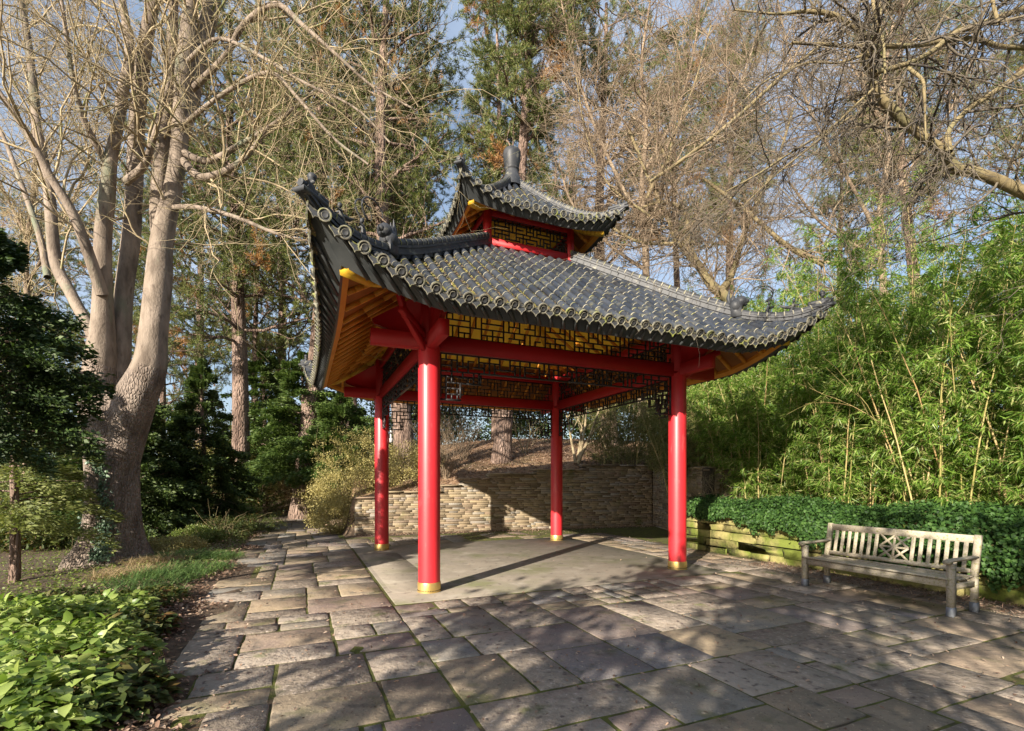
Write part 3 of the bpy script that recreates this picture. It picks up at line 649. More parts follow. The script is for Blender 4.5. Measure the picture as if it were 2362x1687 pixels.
# lit lattice end near the left column, its brightness painted as pale grey
m = MB(); m.box((-S + .20, S - .05, 2.62), (.05, .04, .30), None, 0, .006); m.box((-S + .20, S - .08, 2.52), (.08, .05, .10), None, 0, .006); m.build('lit_lattice_end', m_litlat, pav)

# ------------------------------------------------------------------ bench
bench = empty('park_bench', ab(3.30, -5.08, 0), TH - PI / 2, label='weathered grey teak park bench with a star panel in its back', cat='bench')
# local frame: x along the bench (towards the camera = +x), y = towards back (+y is away from the patio)
L2 = .905; 
def bb(name, items, mat=m_wood, parent=bench, ch=.006):
    m = MB()
    for it in items:
        if len(it) == 2: m.box(it[0], it[1], None, 0, ch)
        else: m.bar(it[0], it[1], it[2], it[3], up=it[4] if len(it) > 4 else (0, 0, 1), ch=ch)
    return m.build(name, mat, parent)
lean = .10
for sx in (-1, 1):
    x = sx * L2
    f = bb('leg', [((x, -.26, .36), (.066, .072, .52))]); bb('foot_cap', [((x, -.26, .055), (.072, .078, .11))], m_cap, f, .003)
    f = bb('leg', [((x, .24, .12), (x, .24, .44), .066, .062, (0, 1, 0)), ((x, .24, .43), (x, .24 + lean, .93), .066, .058, (0, 1, 0))]); bb('foot_cap', [((x, .24, .06), (.072, .072, .12))], m_cap, f, .003)
    bb('armrest', [((x, -.33, .655), (x, .27, .665), .072, .036), ((x, -.335, .640), (.074, .06, .05)), ], ch=.012)
    bb('stretcher', [((x, -.23, .345), (x, .22, .345), .036, .075)])
bb('seat', [((0, -.275 + i * .088, .437 - .02 * math.sin(i / 5 * PI)), (1.84, .076, .022)) for i in range(6)])
bb('apron', [((0, -.268, .375), (1.75, .034, .085)), ((0, .235, .375), (1.75, .03, .075))])
yb = lambda z: .24 + lean * (z - .43) / .5
bb('top_rail', [((-L2 + .03, yb(.875), .875), (L2 - .03, yb(.875), .875), .036, .095, (0, -lean * .0, 1))])
bb('lower_rail', [((-L2 + .03, yb(.49), .49), (L2 - .03, yb(.49), .49), .034, .055)])
sl = []
for sx in (-1, 1):
    for i in range(7):
        x = sx * (.205 + .022 + i * .0945); sl.append((x, 0))
for x, _ in sl: bb('back_slat', [((x, yb(.515), .515), (x, yb(.83), .83), .045, .016, (0, 1, 0))], ch=.002)
st = []; zc, hw, hh = .672, .178, .158
P0 = lambda u, v: (u * hw, yb(zc + v * hh) - .0, zc + v * hh)
for (a_, b_) in (((-1, -1), (1, 1)), ((-1, 1), (1, -1)), ((0, -1), (0, 1)), ((-1, 0), (1, 0)), ((-1, 0), (0, 1)), ((0, 1), (1, 0)), ((1, 0), (0, -1)), ((0, -1), (-1, 0))):
    st.append((P0(*a_), P0(*b_), .012 + .0011 * len(st), .027, (0, .0, 1) if a_[0] != b_[0] else (1, 0, 0)))
bb('star_panel', [(p, q, w_, h_, u) for p, q, w_, h_, u in st], ch=.001)
# ------------------------------------------------------------------ stone walls
def coursed(m, p0, p1, z0, ztop, hr, lr, dep, th, rg, mi=0, gap=.006, rough=.004):
    p0, p1 = np.array(p0), np.array(p1); L = np.linalg.norm(p1 - p0); d = (p1 - p0) / L; nr = np.array([d[1], -d[0]])
    z = z0
    while z < 3:
        h = rg.uniform(*hr); s = rg.uniform(-.2, 0); anyt = False
        while s < L:
            l = rg.uniform(*lr) * (1.3 if h > hr[1] * .8 else 1); a_, b_ = max(s, 0), min(s + l, L); s += l
            if b_ - a_ < .03: continue
            zt = min(z + h, ztop((a_ + b_) / 2))
            if zt - z < .018: continue
            anyt = True; o_ = rg.uniform(-dep, dep); g_ = gap * .5
            Vs = []
            for (off, k) in ((-th, 0), (o_ - .012, 0), (o_, .010)):
                for (ss, zz) in ((a_ + g_ + k, z + g_ + k * .7), (b_ - g_ - k, z + g_ + k * .7), (b_ - g_ - k, zt - g_ - k * .7), (a_ + g_ + k, zt - g_ - k * .7)):
                    q = p0 + d * ss + nr * off; Vs.append((q[0], q[1], zz))
            V = np.array(Vs); V[4:] += rg.normal(0, rough, (8, 3)); 
            m.add(V, [[0, 3, 2, 1], [8, 9, 10, 11]] + [[l_ * 4 + i, l_ * 4 + (i + 1) % 4, l_ * 4 + 4 + (i + 1) % 4, l_ * 4 + 4 + i] for l_ in (0, 1) for i in range(4)], mi)
        z += h
        if not anyt: break
rg = np.random.default_rng(11)
wall = empty('retaining_wall', (W1[0], W1[1], 0), label='stepped retaining wall of thin brown and buff sandstone courses behind the pavilion', cat='wall')
def wl(mb, name, mat, parent=wall): return mb.build(name, mat, parent, loc=None)
off = np.array([W1[0], W1[1], 0])
def sub(mb):
    mb.V = [v - off for v in mb.V]; return mb
m = MB(); coursed(m, W1, W2, -.03, walltop, (.035, .085), (.12, .5), .007, .2, rg, gap=.004, rough=.002); wl(sub(m), 'stone_face', m_stone)
m = MB(); E1 = W1 + WN * .42; coursed(m, E1, W1, -.03, lambda s: 1.07, (.05, .11), (.12, .3), .008, .2, rg); wl(sub(m), 'end_face', m_stone)
W3p = np.array([5.12, 13.2]); W4p = np.array([5.55, 11.7])
m = MB(); coursed(m, W2, W3p, -.03, lambda s: 2.08 if s < 2.0 else 1.93, (.035, .085), (.12, .5), .007, .2, rg, gap=.004, rough=.002)
coursed(m, W3p, np.array([8.4, 14.2]), 1.0, lambda s: 1.86, (.05, .12), (.15, .5), .01, .2, rg)
coursed(m, np.array([4.62, 12.55]), W3p + (.3, 0), -.03, lambda s: 1.25, (.05, .11), (.12, .4), .01, .2, rg)
wl(sub(m), 'return_face', m_stone)
m = MB(); k3 = WN * .2
for (s0, z), nxt in zip(STEPS, [x[0] for x in STEPS[1:]] + [WL + .1]):
    c = W1 + WD * ((s0 + nxt) / 2) + k3; m.box((c[0], c[1], z / 2 - .02), (nxt - s0 - .02, .36, z - .03), np.array([[WD[0], -WD[1], 0], [WD[1], WD[0], 0], [0, 0, 1]]))
m.bar(np.array([*(W2 + (.2, 0)), 1.0]), np.array([*(W3p + (.2, 0)), 1.0]), .34, 1.9); 
wl(sub(m), 'wall_core', m_mortarw)
m = MB()
for i, ((s0, z), nxt) in enumerate(zip(STEPS, [x[0] for x in STEPS[1:]] + [WL + .05])):
    s = s0 - (.06 if i else .03)
    while s < nxt - .05:
        e = min(s + rg.uniform(.6, 1.1), nxt); e = nxt if nxt - e < .25 else e; c = W1 + WD * ((s + e) / 2) + WN * .16
        m.box((c[0], c[1], z + .024 + rg.uniform(-.003, .003)), (e - s - .008, .46, .045), np.array([[WD[0], -WD[1], 0], [WD[1], WD[0], 0], [0, 0, 1]]), 0, .008); s = e
for p_, q_, z in ((W2 + (.15, 0), W3p + (.15, 1.1), 2.10), (W3p + (.15, 1.1), W3p + (.15, 0), 1.95), (W3p + (0, .16), np.array([8.4, 14.36]), 1.88)):
    m.bar(np.array([*p_, z]), np.array([*q_, z]), .44, .045, ch=.008)
wl(sub(m), 'coping', m_stone)
# mossy block wall by the bench
mw = empty('mossy_wall', tuple(ab(4.45, -1, 0)), TH, label='low dry stone wall of big moss-green blocks behind the bench', cat='wall')
mwo = lambda a, b: np.array([a - 4.45, b + 1.0])
m = MB()
pts = [(4.98, .62), (4.72, .52), (4.53, .28), (4.46, -.05), (4.45, -8.0)]
zt = lambda b: .86 - .01 * b * 0
for (p_, q_) in zip(pts[:-1], pts[1:]):
    L = math.hypot(q_[0] - p_[0], q_[1] - p_[1])
    coursed(m, mwo(*p_), mwo(*q_), -.03, lambda s: .93, (.11, .19), (.30, .85) if L > 1 else (L + .05, L + .3), .028, .28, rg, gap=.022, rough=.012)
m.build('stone_blocks', m_mstone, mw)
m = MB(); m.box((.32, -3.2, .42), (.4, 7.6, .86)); m.build('wall_core', m_mortarw, mw)
# low stone kerb running along the foot of the right hand bed
st_ = MB(); coursed(st_, ab(4.40, -4.4)[:2], ab(4.40, -8.5)[:2], -.02, lambda s: .20, (.2, .24), (.5, 1.0), .02, .1, rg, gap=.02, rough=.01)
o = st_.build('kerb_stones', m_mstone, loc=ab(4.4, -5.5)); tag(o, 'low line of dark stone blocks on the ground behind the bench', 'kerb')

# ------------------------------------------------------------------ vegetation tools
def unit(v): return v / (np.linalg.norm(v, axis=-1, keepdims=True) + 1e-9)
def grow(S0_, D0, L, K, rg, wander=.15, bias=(0, 0, 0), curve=None):
    N = len(S0_); P = np.zeros((N, K, 3)); P[:, 0] = S0_; d = unit(D0); st = (np.broadcast_to(L, (N,)) / (K - 1))[:, None]; b = np.asarray(bias, float)
    for i in range(1, K):
        d = unit(d + rg.normal(0, wander, (N, 3)) + b); P[:, i] = P[:, i - 1] + d * st
    return P
def spawn(P, Rd, M, rg, t0=.2, t1=1.0, ang=(.5, 1.1), up=0.0):
    N, K = P.shape[:2]; t = np.tile(np.linspace(t0, t1, M)[None], (N, 1)) + rg.uniform(-.5, .5, (N, M)) * (t1 - t0) / M; t = np.clip(t, 0, .999) * (K - 1)
    i = t.astype(int); f = (t - i)[..., None]; n = np.arange(N)[:, None]
    S_ = P[n, i] * (1 - f) + P[n, np.minimum(i + 1, K - 1)] * f; T = unit(P[n, np.minimum(i + 1, K - 1)] - P[n, i]); r = Rd[n, i] * (1 - f[..., 0]) + Rd[n, np.minimum(i + 1, K - 1)] * f[..., 0]
    pr = unit(np.cross(T, unit(rg.normal(0, 1, T.shape)))); a = rg.uniform(*ang, (N, M))[..., None]
    D = unit(T * np.cos(a) + pr * np.sin(a) + np.array([0, 0, up])); return S_.reshape(-1, 3), D.reshape(-1, 3), r.reshape(-1), (t / (K - 1)).reshape(-1)
def poly(pts, n):
    pts = np.asarray(pts, float); k = len(pts); t = np.linspace(0, k - 1, n); out = np.zeros((n, pts.shape[1]))
    ext = np.vstack([2 * pts[0] - pts[1], pts, 2 * pts[-1] - pts[-2]])
    for j, tt in enumerate(t):
        i = min(int(tt), k - 2); f = tt - i; a_, b_, c_, d_ = ext[i], ext[i + 1], ext[i + 2], ext[i + 3]
        out[j] = .5 * (2 * b_ + (c_ - a_) * f + (2 * a_ - 5 * b_ + 4 * c_ - d_) * f * f + (3 * b_ - a_ - 3 * c_ + d_) * f ** 3)
    return out
def taper(r0, r1, K): return r0[:, None] * (1 - np.linspace(0, 1, K)[None]) + r1[:, None] * np.linspace(0, 1, K)[None]
def limb(pts):      # [(px, py, depth, width_px)] -> points, radii
    P = np.array([at(a, b, c) for a, b, c, d in pts]); r = np.array([d / FPX * c / 2 / math.hypot(1, (a - 1181) / FPX) for a, b, c, d in pts])
    Q = poly(np.concatenate([P, r[:, None]], 1), len(pts) * 4); return Q[:, :3], np.abs(Q[:, 3])
def thing(name, loc, label, cat, group=None): return empty(name, loc, 0, label=label, cat=cat, group=group)
def loc_build(mb, name, mats, root, smooth=False, **k):
    l = np.array(root.location[:]); mb.V = [v - l for v in mb.V]; return mb.build(name, mats, root, smooth, **k)

# ------------------------------------------------------------------ the big many-stemmed tree on the left
def big_left():
    rg = np.random.default_rng(3)
    root = thing('bare_tree', at(270, 1290, 9.9), 'big leafless tree with several pale stems rising from one stout ivy-clad trunk', 'tree')
    root.location.z = -.1
    D = 9.9
    tr = MB()
    P, r = limb([(250, 1330, D, 240), (252, 1290, D, 200), (258, 1240, D, 155), (260, 1150, D, 132), (258, 1050, D, 136), (258, 985, D, 156), (258, 945, D, 150), (260, 905, D, 90)])
    # flared, lobed trunk
    K = len(P); a = np.arange(32) * 2 * PI / 32; zz = P[:, 2]
    lob = 1 + .07 * np.sin(a * 3 + .6)[None] + .04 * np.sin(a * 7 + 1)[None] + (.16 * np.clip((.75 - zz) / .75, 0, 1) ** 1.5)[:, None] * np.abs(np.sin(a * 2.5 + .4))[None]
    V = P[:, None, :] + (r[:, None] * lob)[..., None] * np.stack([np.cos(a), np.sin(a), a * 0], 1)[None]
    i, j = np.meshgrid(np.arange(K - 1), np.arange(32), indexing='ij'); j2 = (j + 1) % 32
    tr.add(V.reshape(-1, 3), np.stack([(i * 32 + j).ravel(), (i * 32 + j2).ravel(), ((i + 1) * 32 + j2).ravel(), ((i + 1) * 32 + j).ravel()], 1))
    stems = [
        [(240, 1080, D, 80), (230, 985, D - .05, 90), (222, 924, D - .1, 88), (232, 830, D - .1, 80), (237, 740, D - .15, 58), (237, 620, D - .2, 46), (238, 540, D - .2, 44), (246, 462, D - .2, 42), (255, 369, D - .2, 34), (268, 308, D - .2, 30), (283, 215, D - .1, 28), (300, 123, D, 26), (290, 50, D, 22), (277, -40, D, 18), (270, -200, D, 12)],
        [(262, 905, D + .2, 80), (277, 831, D + .2, 54), (286, 677, D + .25, 46), (302, 554, D + .3, 46), (310, 431, D + .3, 42), (316, 277, D + .3, 40), (328, 154, D + .3, 38), (342, 61, D + .3, 34), (360, -40, D + .3, 28), (370, -260, D + .3, 18)],
        [(268, 1110, D, 90), (284, 1010, D - .02, 112), (308, 930, D - .12, 108), (344, 850, D - .15, 86), (354, 770, D - .15, 70), (366, 650, D - .1, 66), (374, 554, D, 56), (400, 431, D, 44), (413, 345, D, 42), (419, 246, D, 40), (425, 154, D, 42), (434, 62, D, 36), (445, -60, D, 30), (450, -260, D, 18)],
        [(368, 600, D + .1, 30), (364, 500, D + .12, 40), (368, 420, D + .15, 40), (378, 300, D + .15, 36), (392, 180, D + .2, 30), (400, 40, D + .2, 24), (405, -120, D + .2, 14)],
        [(423, 300, D, 36), (440, 215, D + .2, 50), (455, 123, D + .3, 46), (480, 50, D + .4, 42), (500, -40, D + .5, 34), (540, -220, D + .6, 20)],
        [(236, 830, D + .1, 40), (215, 775, D + .2, 34), (165, 680, D + .5, 32), (128, 600, D + .7, 34), (112, 431, D + .8, 30), (88, 308, D + .9, 27), (68, 123, D + 1, 22), (49, 0, D + 1, 16), (30, -150, D + 1, 10)],
        [(236, 680, D - .3, 34), (215, 616, D - .5, 32), (172, 500, D - .8, 28), (118, 410, D - 1, 24), (70, 320, D - 1.2, 22), (0, 215, D - 1.4, 16), (-80, 100, D - 1.6, 10)],
        [(290, 420, D - .2, 24), (330, 385, D - .5, 20), (351, 332, D - .7, 16), (370, 260, D - .9, 12), (390, 190, D - 1, 8)],
        [(246, 380, D - .2, 20), (200, 290, D - .6, 18), (172, 200, D - .8, 14), (150, 60, D - 1, 11), (135, -60, D - 1, 8)],
        [(110, 640, D + .8, 20), (90, 540, D + 1.2, 18), (40, 400, D + 1.6, 14), (0, 300, D + 2, 12), (-60, 200, D + 2, 8)],
        [(222, 880, D - .5, 40), (196, 868, D - .75, 26), (176, 862, D - .9, 20)],
        # long arching side branches across the middle
        [(418, 350, D, 20), (480, 372, D - .2, 17), (560, 330, D - .4, 13), (640, 280, D - .6, 10), (740, 200, D - .8, 7)],
        [(415, 300, D, 16), (470, 250, D - .5, 12), (560, 190, D - .8, 11), (630, 170, D - 1, 10), (690, 230, D - 1.1, 8), (770, 320, D - 1.2, 7), (850, 380, D - 1.3, 5)],
        [(440, 210, D + .1, 18), (520, 130, D - .3, 15), (560, 60, D - .5, 15), (635, 10, D - .8, 14), (700, 60, D - 1, 11), (780, 130, D - 1.2, 8), (860, 200, D - 1.3, 6), (960, 255, D - 1.4, 4)],
        [(420, 370, D, 22), (470, 410, D - .3, 20), (560, 370, D - .5, 14), (620, 290, D - .7, 9)],
        [(395, 480, D, 16), (450, 478, D - .4, 13), (540, 500, D - .8, 11), (640, 540, D - 1, 8), (730, 560, D - 1.2, 5)],
        [(425, 150, D, 14), (500, 90, D - .5, 10), (600, 130, D - .9, 9), (700, 190, D - 1.2, 7), (820, 250, D - 1.5, 5), (900, 330, D - 1.6, 4)],
    ]
    br = []
    for s in stems:
        P, r = limb(s); br.append((P, r)); tr.tubes(P[None], r[None], 14 if s[0][3] > 60 else 9)
    t = loc_build(tr, 'trunk', m_barkb, root, True)
    t.data.materials.append(m_barks); zc_ = np.array([p_.center[2] for p_ in t.data.polygons]); t.data.polygons.foreach_set('material_index', (zc_ > 3.9).astype(np.int32))
    # limbs -> branches -> twigs
    tw = MB(); K = 9; S_, D_, R_ = [], [], []
    for idx, (P, r) in enumerate(br):
        if idx == 10: continue
        n = 15 if idx < 6 else 11; lowcut = .42 if idx < 5 else .3
        s, d, rr_, tt = spawn(P[None], r[None], n, rg, lowcut, 1.0, (.5, 1.2), .12); S_.append(s); D_.append(d); R_.append(rr_)
    S_, D_, R_ = map(np.concatenate, (S_, D_, R_)); D_ = unit(D_ + np.array([.12, -.25, 0]))
    r0 = np.minimum(R_ * .4, .024); L = rg.uniform(1.1, 3.4, len(S_)) * (.6 + r0 / .04)
    P1 = grow(S_, D_, L, 10, rg, .17, (0, 0, -.01)); R1 = taper(r0, r0 * .28, 10); tw.tubes(P1, R1, 5)
    s, d, rr_, tt = spawn(P1, R1, 7, rg, .12, 1.0, (.5, 1.15), .05); r0 = np.minimum(rr_ * .55, .008) + .0012
    P2 = grow(s, d, rg.uniform(.45, 1.6, len(s)), 7, rg, .17, (0, 0, -.015)); R2 = taper(r0, r0 * .4, 7); tw.tubes(P2, R2, 4)
    s, d, rr_, tt = spawn(P2, R2, 4, rg, .15, 1.0, (.5, 1.2), .05); r0 = rr_ * .5 + .0012
    P3 = grow(s, d, rg.uniform(.15, .65, len(s)), 4, rg, .18); R3 = taper(r0, r0 * .5, 4); tw.tubes(P3, R3, 3)
    loc_build(tw, 'branches', m_barkt, root)
    return root
big_left()
# ivy climbing its trunk
def ivy_trunk():
    rg = np.random.default_rng(4); n = 2600; m = MB()
    py = 1290 - 250 * rg.random(n) ** 1.25; wpx = np.interp(py, [1040, 1100, 1180, 1240, 1290], [95, 62, 66, 78, 98])
    u = rg.random(n); x0 = np.interp(py, [1040, 1290], [206, 175]); wid = np.interp(py, [1040, 1090, 1180, 1290], [14, 42, 75, 85]) 
    px = x0 + u * wid * rg.uniform(.6, 1.1, n); dep = 9.9 - np.sqrt(np.clip(1 - ((px - 268) / (wpx + 6)) ** 2, 0, 1)) * wpx / FPX * 9.9 * .8 - .05
    C = np.stack([(px - 1181) / FPX * dep, dep, EYE + (HOR - py) / FPX * dep], 1); C += rg.normal(0, .02, C.shape)
    nr = unit(np.stack([(px - 268) / wpx, -np.ones(n), np.zeros(n) + .3], 1)); D = unit(rg.normal(0, .5, C.shape) + np.array([0, 0, -.8]))
    m.oval(C, D, nr + rg.normal(0, .35, C.shape), rg.uniform(.035, .075, n), rg.uniform(.03, .06, n))
    o = m.build('ivy', m_ivyb, loc=C.mean(0) * (1, 1, 0)); tag(o, 'blue-green ivy climbing the left side of the stout bare trunk', 'ivy')
ivy_trunk()

# ------------------------------------------------------------------ bare trees on the right
def twig_tree(root, trunks, mtr, mtw, rg, n1, n2, n3, l1, l2, l3, bias=(0, 0, -.02), rmax=.03, lowcut=.25, r3=.0016, extra=None, pull=(0, 0, 0)):
    tr = MB(); tw = MB(); S_, D_, R_ = [], [], []
    for P, r in trunks:
        tr.tubes(P[None], r[None], 12); L_ = np.linalg.norm(np.diff(P, axis=0), axis=1).sum(); n = max(3, int(n1 * L_))
        s, d, rr_, tt = spawn(P[None], r[None], n, rg, lowcut, 1.0, (.5, 1.3), .05); S_.append(s); D_.append(d); R_.append(rr_)
    loc_build(tr, 'trunk', mtr, root, True)
    S_, D_, R_ = map(np.concatenate, (S_, D_, R_)); D_ = unit(D_ + np.array(pull)); r0 = np.minimum(R_ * .5, rmax) + .002; L = rg.uniform(*l1, len(S_)) * (.6 + r0 / rmax * .5)
    P1 = grow(S_, D_, L, 9, rg, .2, bias); R1 = taper(r0, r0 * .3, 9); tw.tubes(P1, R1, 5)
    s, d, rr_, tt = spawn(P1, R1, n2, rg, .12, 1.0, (.4, 1.15), 0); r0 = np.minimum(rr_ * .6, .010) + .0015
    P2 = grow(s, d, rg.uniform(*l2, len(s)), 7, rg, .2, bias); R2 = taper(r0, r0 * .4, 7); tw.tubes(P2, R2, 3)
    s, d, rr_, tt = spawn(P2, R2, n3, rg, .12, 1.0, (.4, 1.2), 0); r0 = rr_ * .5 + r3
    P3 = grow(s, d, rg.uniform(*l3, len(s)), 4, rg, .22, bias); R3 = taper(r0, r0 * .5, 4); tw.tubes(P3, R3, 3)
    loc_build(tw, 'branches', mtw, root)
# overhanging tree reaching in from the right
rg = np.random.default_rng(21)
def q3(l, D0, D1): n = len(l); return limb([(1750 + x / 2.619, y / 2.619, D0 + (D1 - D0) * i / (n - 1), w_ / 2.619) for i, (x, y, w_) in enumerate(l)])
T = [q3([(2300, 1800, 130), (2000, 1420, 120), (1750, 1230, 105), (1603, 1165, 98), (1450, 1095, 90), (1300, 1040, 82), (1180, 1015, 88), (1130, 930, 80), (1050, 870, 70), (950, 790, 68), (850, 700, 66), (760, 620, 62), (700, 530, 56), (680, 430, 50), (650, 300, 48), (615, 200, 44), (520, 130, 38), (430, 85, 34), (280, 70, 26), (100, 85, 16), (-150, 60, 10)], 6.2, 5.2),
     q3([(1150, 920, 50), (1150, 790, 40), (1270, 660, 40), (1450, 540, 44), (1603, 430, 50), (1800, 300, 56)], 5.7, 6.0),
     q3([(700, 440, 40), (900, 385, 34), (1050, 310, 36), (1170, 210, 42), (1330, 150, 42), (1450, 105, 44), (1603, 50, 48), (1800, -30, 50)], 5.5, 6.2),
     q3([(200, 260, 18), (400, 270, 24), (640, 285, 30), (760, 280, 34), (950, 275, 34), (1100, 250, 36), (1300, 235, 38), (1450, 280, 40), (1603, 290, 42), (1800, 330, 46)], 5.2, 6.4),
     q3([(1450, 150, 26), (1420, 40, 28), (1400, -80, 28)], 5.6, 5.6),
     q3([(900, 410, 26), (985, 480, 24), (1000, 560, 22), (1005, 700, 14), (1010, 850, 8)], 5.4, 5.2),
     q3([(690, 540, 20), (560, 660, 16), (430, 780, 20), (300, 860, 16), (150, 950, 14), (0, 1050, 12), (-200, 1160, 8)], 5.0, 4.4),
     q3([(560, 700, 12), (400, 820, 14), (260, 930, 12), (100, 1060, 9), (-100, 1250, 6)], 4.8, 4.4),
     q3([(650, 330, 20), (480, 380, 16), (300, 380, 14), (120, 450, 12), (0, 520, 9), (-120, 640, 6)], 5.3, 5.4),
     q3([(740, 100, 22), (720, 0, 26), (700, -120, 28)], 5.4, 5.6), q3([(765, 450, 14), (755, 300, 22), (740, 200, 22), (700, 60, 24), (680, -80, 26)], 5.2, 5.4)]
oh = thing('overhanging_tree', (11.0, 7.2, gz(11.0, 7.2)), 'leafless tree whose thick crooked limbs reach in from the right above the bamboo', 'tree')
P0_, r0_ = T[0]; base = np.array([11.0, 7.2, gz(11., 7.2)]); T.append((poly(np.array([base, base + (-.6, -.2, 1.6), P0_[0]]), 10), np.linspace(.24, .19, 10)))
twig_tree(oh, T, m_barkr, m_barkd, rg, 5.0, 7, 5, (.5, 1.7), (.3, .95), (.1, .45), (0, 0, -.045), .014, .02, r3=.001, pull=(-.1, 0, -.1))
# bare tree rising behind the right side of the roof
def q2(l, D0, D1): n = len(l); return limb([(x, y, D0 + (D1 - D0) * i / (n - 1), w_) for i, (x, y, w_) in enumerate(l)])
bt = thing('bare_tree', at(1760, 980, 14.5) * (1, 1, 0) + (0, 0, 1.7), 'leafless brown tree with a forked leaning trunk just behind the right roof corner', 'tree')
T = [q2([(1790, 960, 34), (1740, 800, 30), (1690, 705, 27), (1660, 675, 26), (1638, 655, 22), (1613, 615, 20), (1585, 582, 18), (1558, 545, 16), (1540, 500, 13), (1500, 420, 9), (1450, 300, 7)], 14.5, 13.5),
     q2([(1660, 675, 20), (1687, 637, 15), (1705, 580, 13), (1740, 480, 11), (1790, 380, 8), (1830, 250, 6)], 14.2, 14.8),
     q2([(1610, 612, 12), (1590, 560, 12), (1584, 500, 11), (1560, 474, 10), (1520, 468, 8), (1480, 480, 6)], 14, 13.4),
     q2([(1490, 460, 9), (1530, 385, 9), (1540, 370, 9), (1515, 320, 7), (1500, 240, 5)], 13.5, 13.6), q2([(1540, 380, 8), (1560, 300, 7), (1600, 200, 5), (1640, 60, 4)], 13.6, 13.8),
     q2([(1500, 420, 8), (1600, 350, 8), (1700, 270, 8), (1800, 180, 9), (1900, 100, 10)], 12.8, 11),
     q2([(1620, 410, 7), (1700, 470, 9), (1760, 520, 11), (1820, 570, 13), (1900, 610, 15)], 14, 13.6),
     q2([(1500, 500, 6), (1400, 420, 5), (1350, 300, 4), (1330, 180, 3)], 13.2, 13.4), q2([(1600, 560, 8), (1480, 560, 7), (1400, 520, 5), (1330, 500, 3)], 13.8, 13.8)]
twig_tree(bt, T, m_barkr, m_barkbr, np.random.default_rng(8), 5.5, 7, 5, (.7, 2.3), (.4, 1.4), (.15, .6), (0, 0, .0), .02, .12, r3=.0022)
bt2 = thing('bare_tree', at(1480, 1000, 18.5) * (1, 1, 0) + (0, 0, 2.4), 'leafless twiggy tree standing behind the upper roof tier on the right', 'tree')
T = [q2([(1480, 1000, 24), (1485, 800, 20), (1490, 600, 17), (1480, 450, 14), (1490, 300, 10), (1480, 150, 7), (1500, 0, 4)], 18.5, 18.5), q2([(1488, 560, 10), (1560, 420, 8), (1650, 300, 7), (1720, 160, 5), (1760, 20, 4)], 18, 17),
     q2([(1484, 520, 10), (1420, 400, 8), (1360, 260, 6), (1320, 120, 5), (1290, -20, 3)], 18, 18), q2([(1485, 400, 8), (1560, 260, 6), (1600, 120, 5), (1620, -40, 4)], 18, 18), q2([(1482, 620, 8), (1400, 560, 6), (1320, 470, 5), (1290, 380, 3)], 18, 17.5)]
twig_tree(bt2, T, m_barkbr, m_barkbr, np.random.default_rng(9), 3.6, 7, 5, (.9, 2.8), (.5, 1.7), (.2, .8), (0, 0, .01), .02, .3, r3=.0022)
bt3 = thing('bare_tree', at(2050, 900, 15.5) * (1, 1, 0) + (0, 0, 2.4), 'leafless twiggy tree standing beyond the bamboo on the right', 'tree')
T = [q2([(2050, 900, 24), (2040, 700, 20), (2030, 500, 17), (2050, 350, 13), (2040, 200, 9), (2060, 50, 6)], 15.5, 15.5), q2([(2034, 560, 10), (1960, 420, 9), (1880, 280, 7), (1820, 120, 5), (1790, -20, 4)], 15.5, 15),
     q2([(2040, 480, 10), (2120, 360, 8), (2200, 240, 6), (2260, 90, 5)], 15.5, 15.5), q2([(2045, 300, 8), (1980, 180, 6), (1930, 60, 5)], 15.5, 15.5), q2([(2035, 600, 8), (1900, 520, 7), (1820, 420, 5)], 15.5, 15.5)]
twig_tree(bt3, T, m_barkbr, m_barkbr, np.random.default_rng(10), 3.4, 7, 5, (.8, 2.5), (.5, 1.5), (.2, .7), (0, 0, .0), .02, .25, r3=.0018)
bt4 = thing('bare_tree', at(60, 1000, 17) * (1, 1, 0) + (0, 0, -.2), 'thin leafless tree seen at the far left behind the many-stemmed tree', 'tree')
T = [q2([(60, 1100, 20), (70, 800, 18), (60, 600, 15), (80, 400, 11), (70, 200, 8), (60, 0, 5)], 17, 17), q2([(66, 650, 9), (140, 520, 8), (200, 380, 6), (240, 200, 4)], 17, 17), q2([(68, 560, 9), (0, 420, 7), (-60, 250, 5)], 17, 17), q2([(75, 450, 8), (150, 300, 6), (180, 120, 5), (200, -50, 4)], 17, 17)]
twig_tree(bt4, T, m_barkbr, m_barkt, np.random.default_rng(12), 5, 7, 5, (.8, 2.5), (.5, 1.5), (.2, .7), (0, 0, .0), .022, .2, r3=.0028)
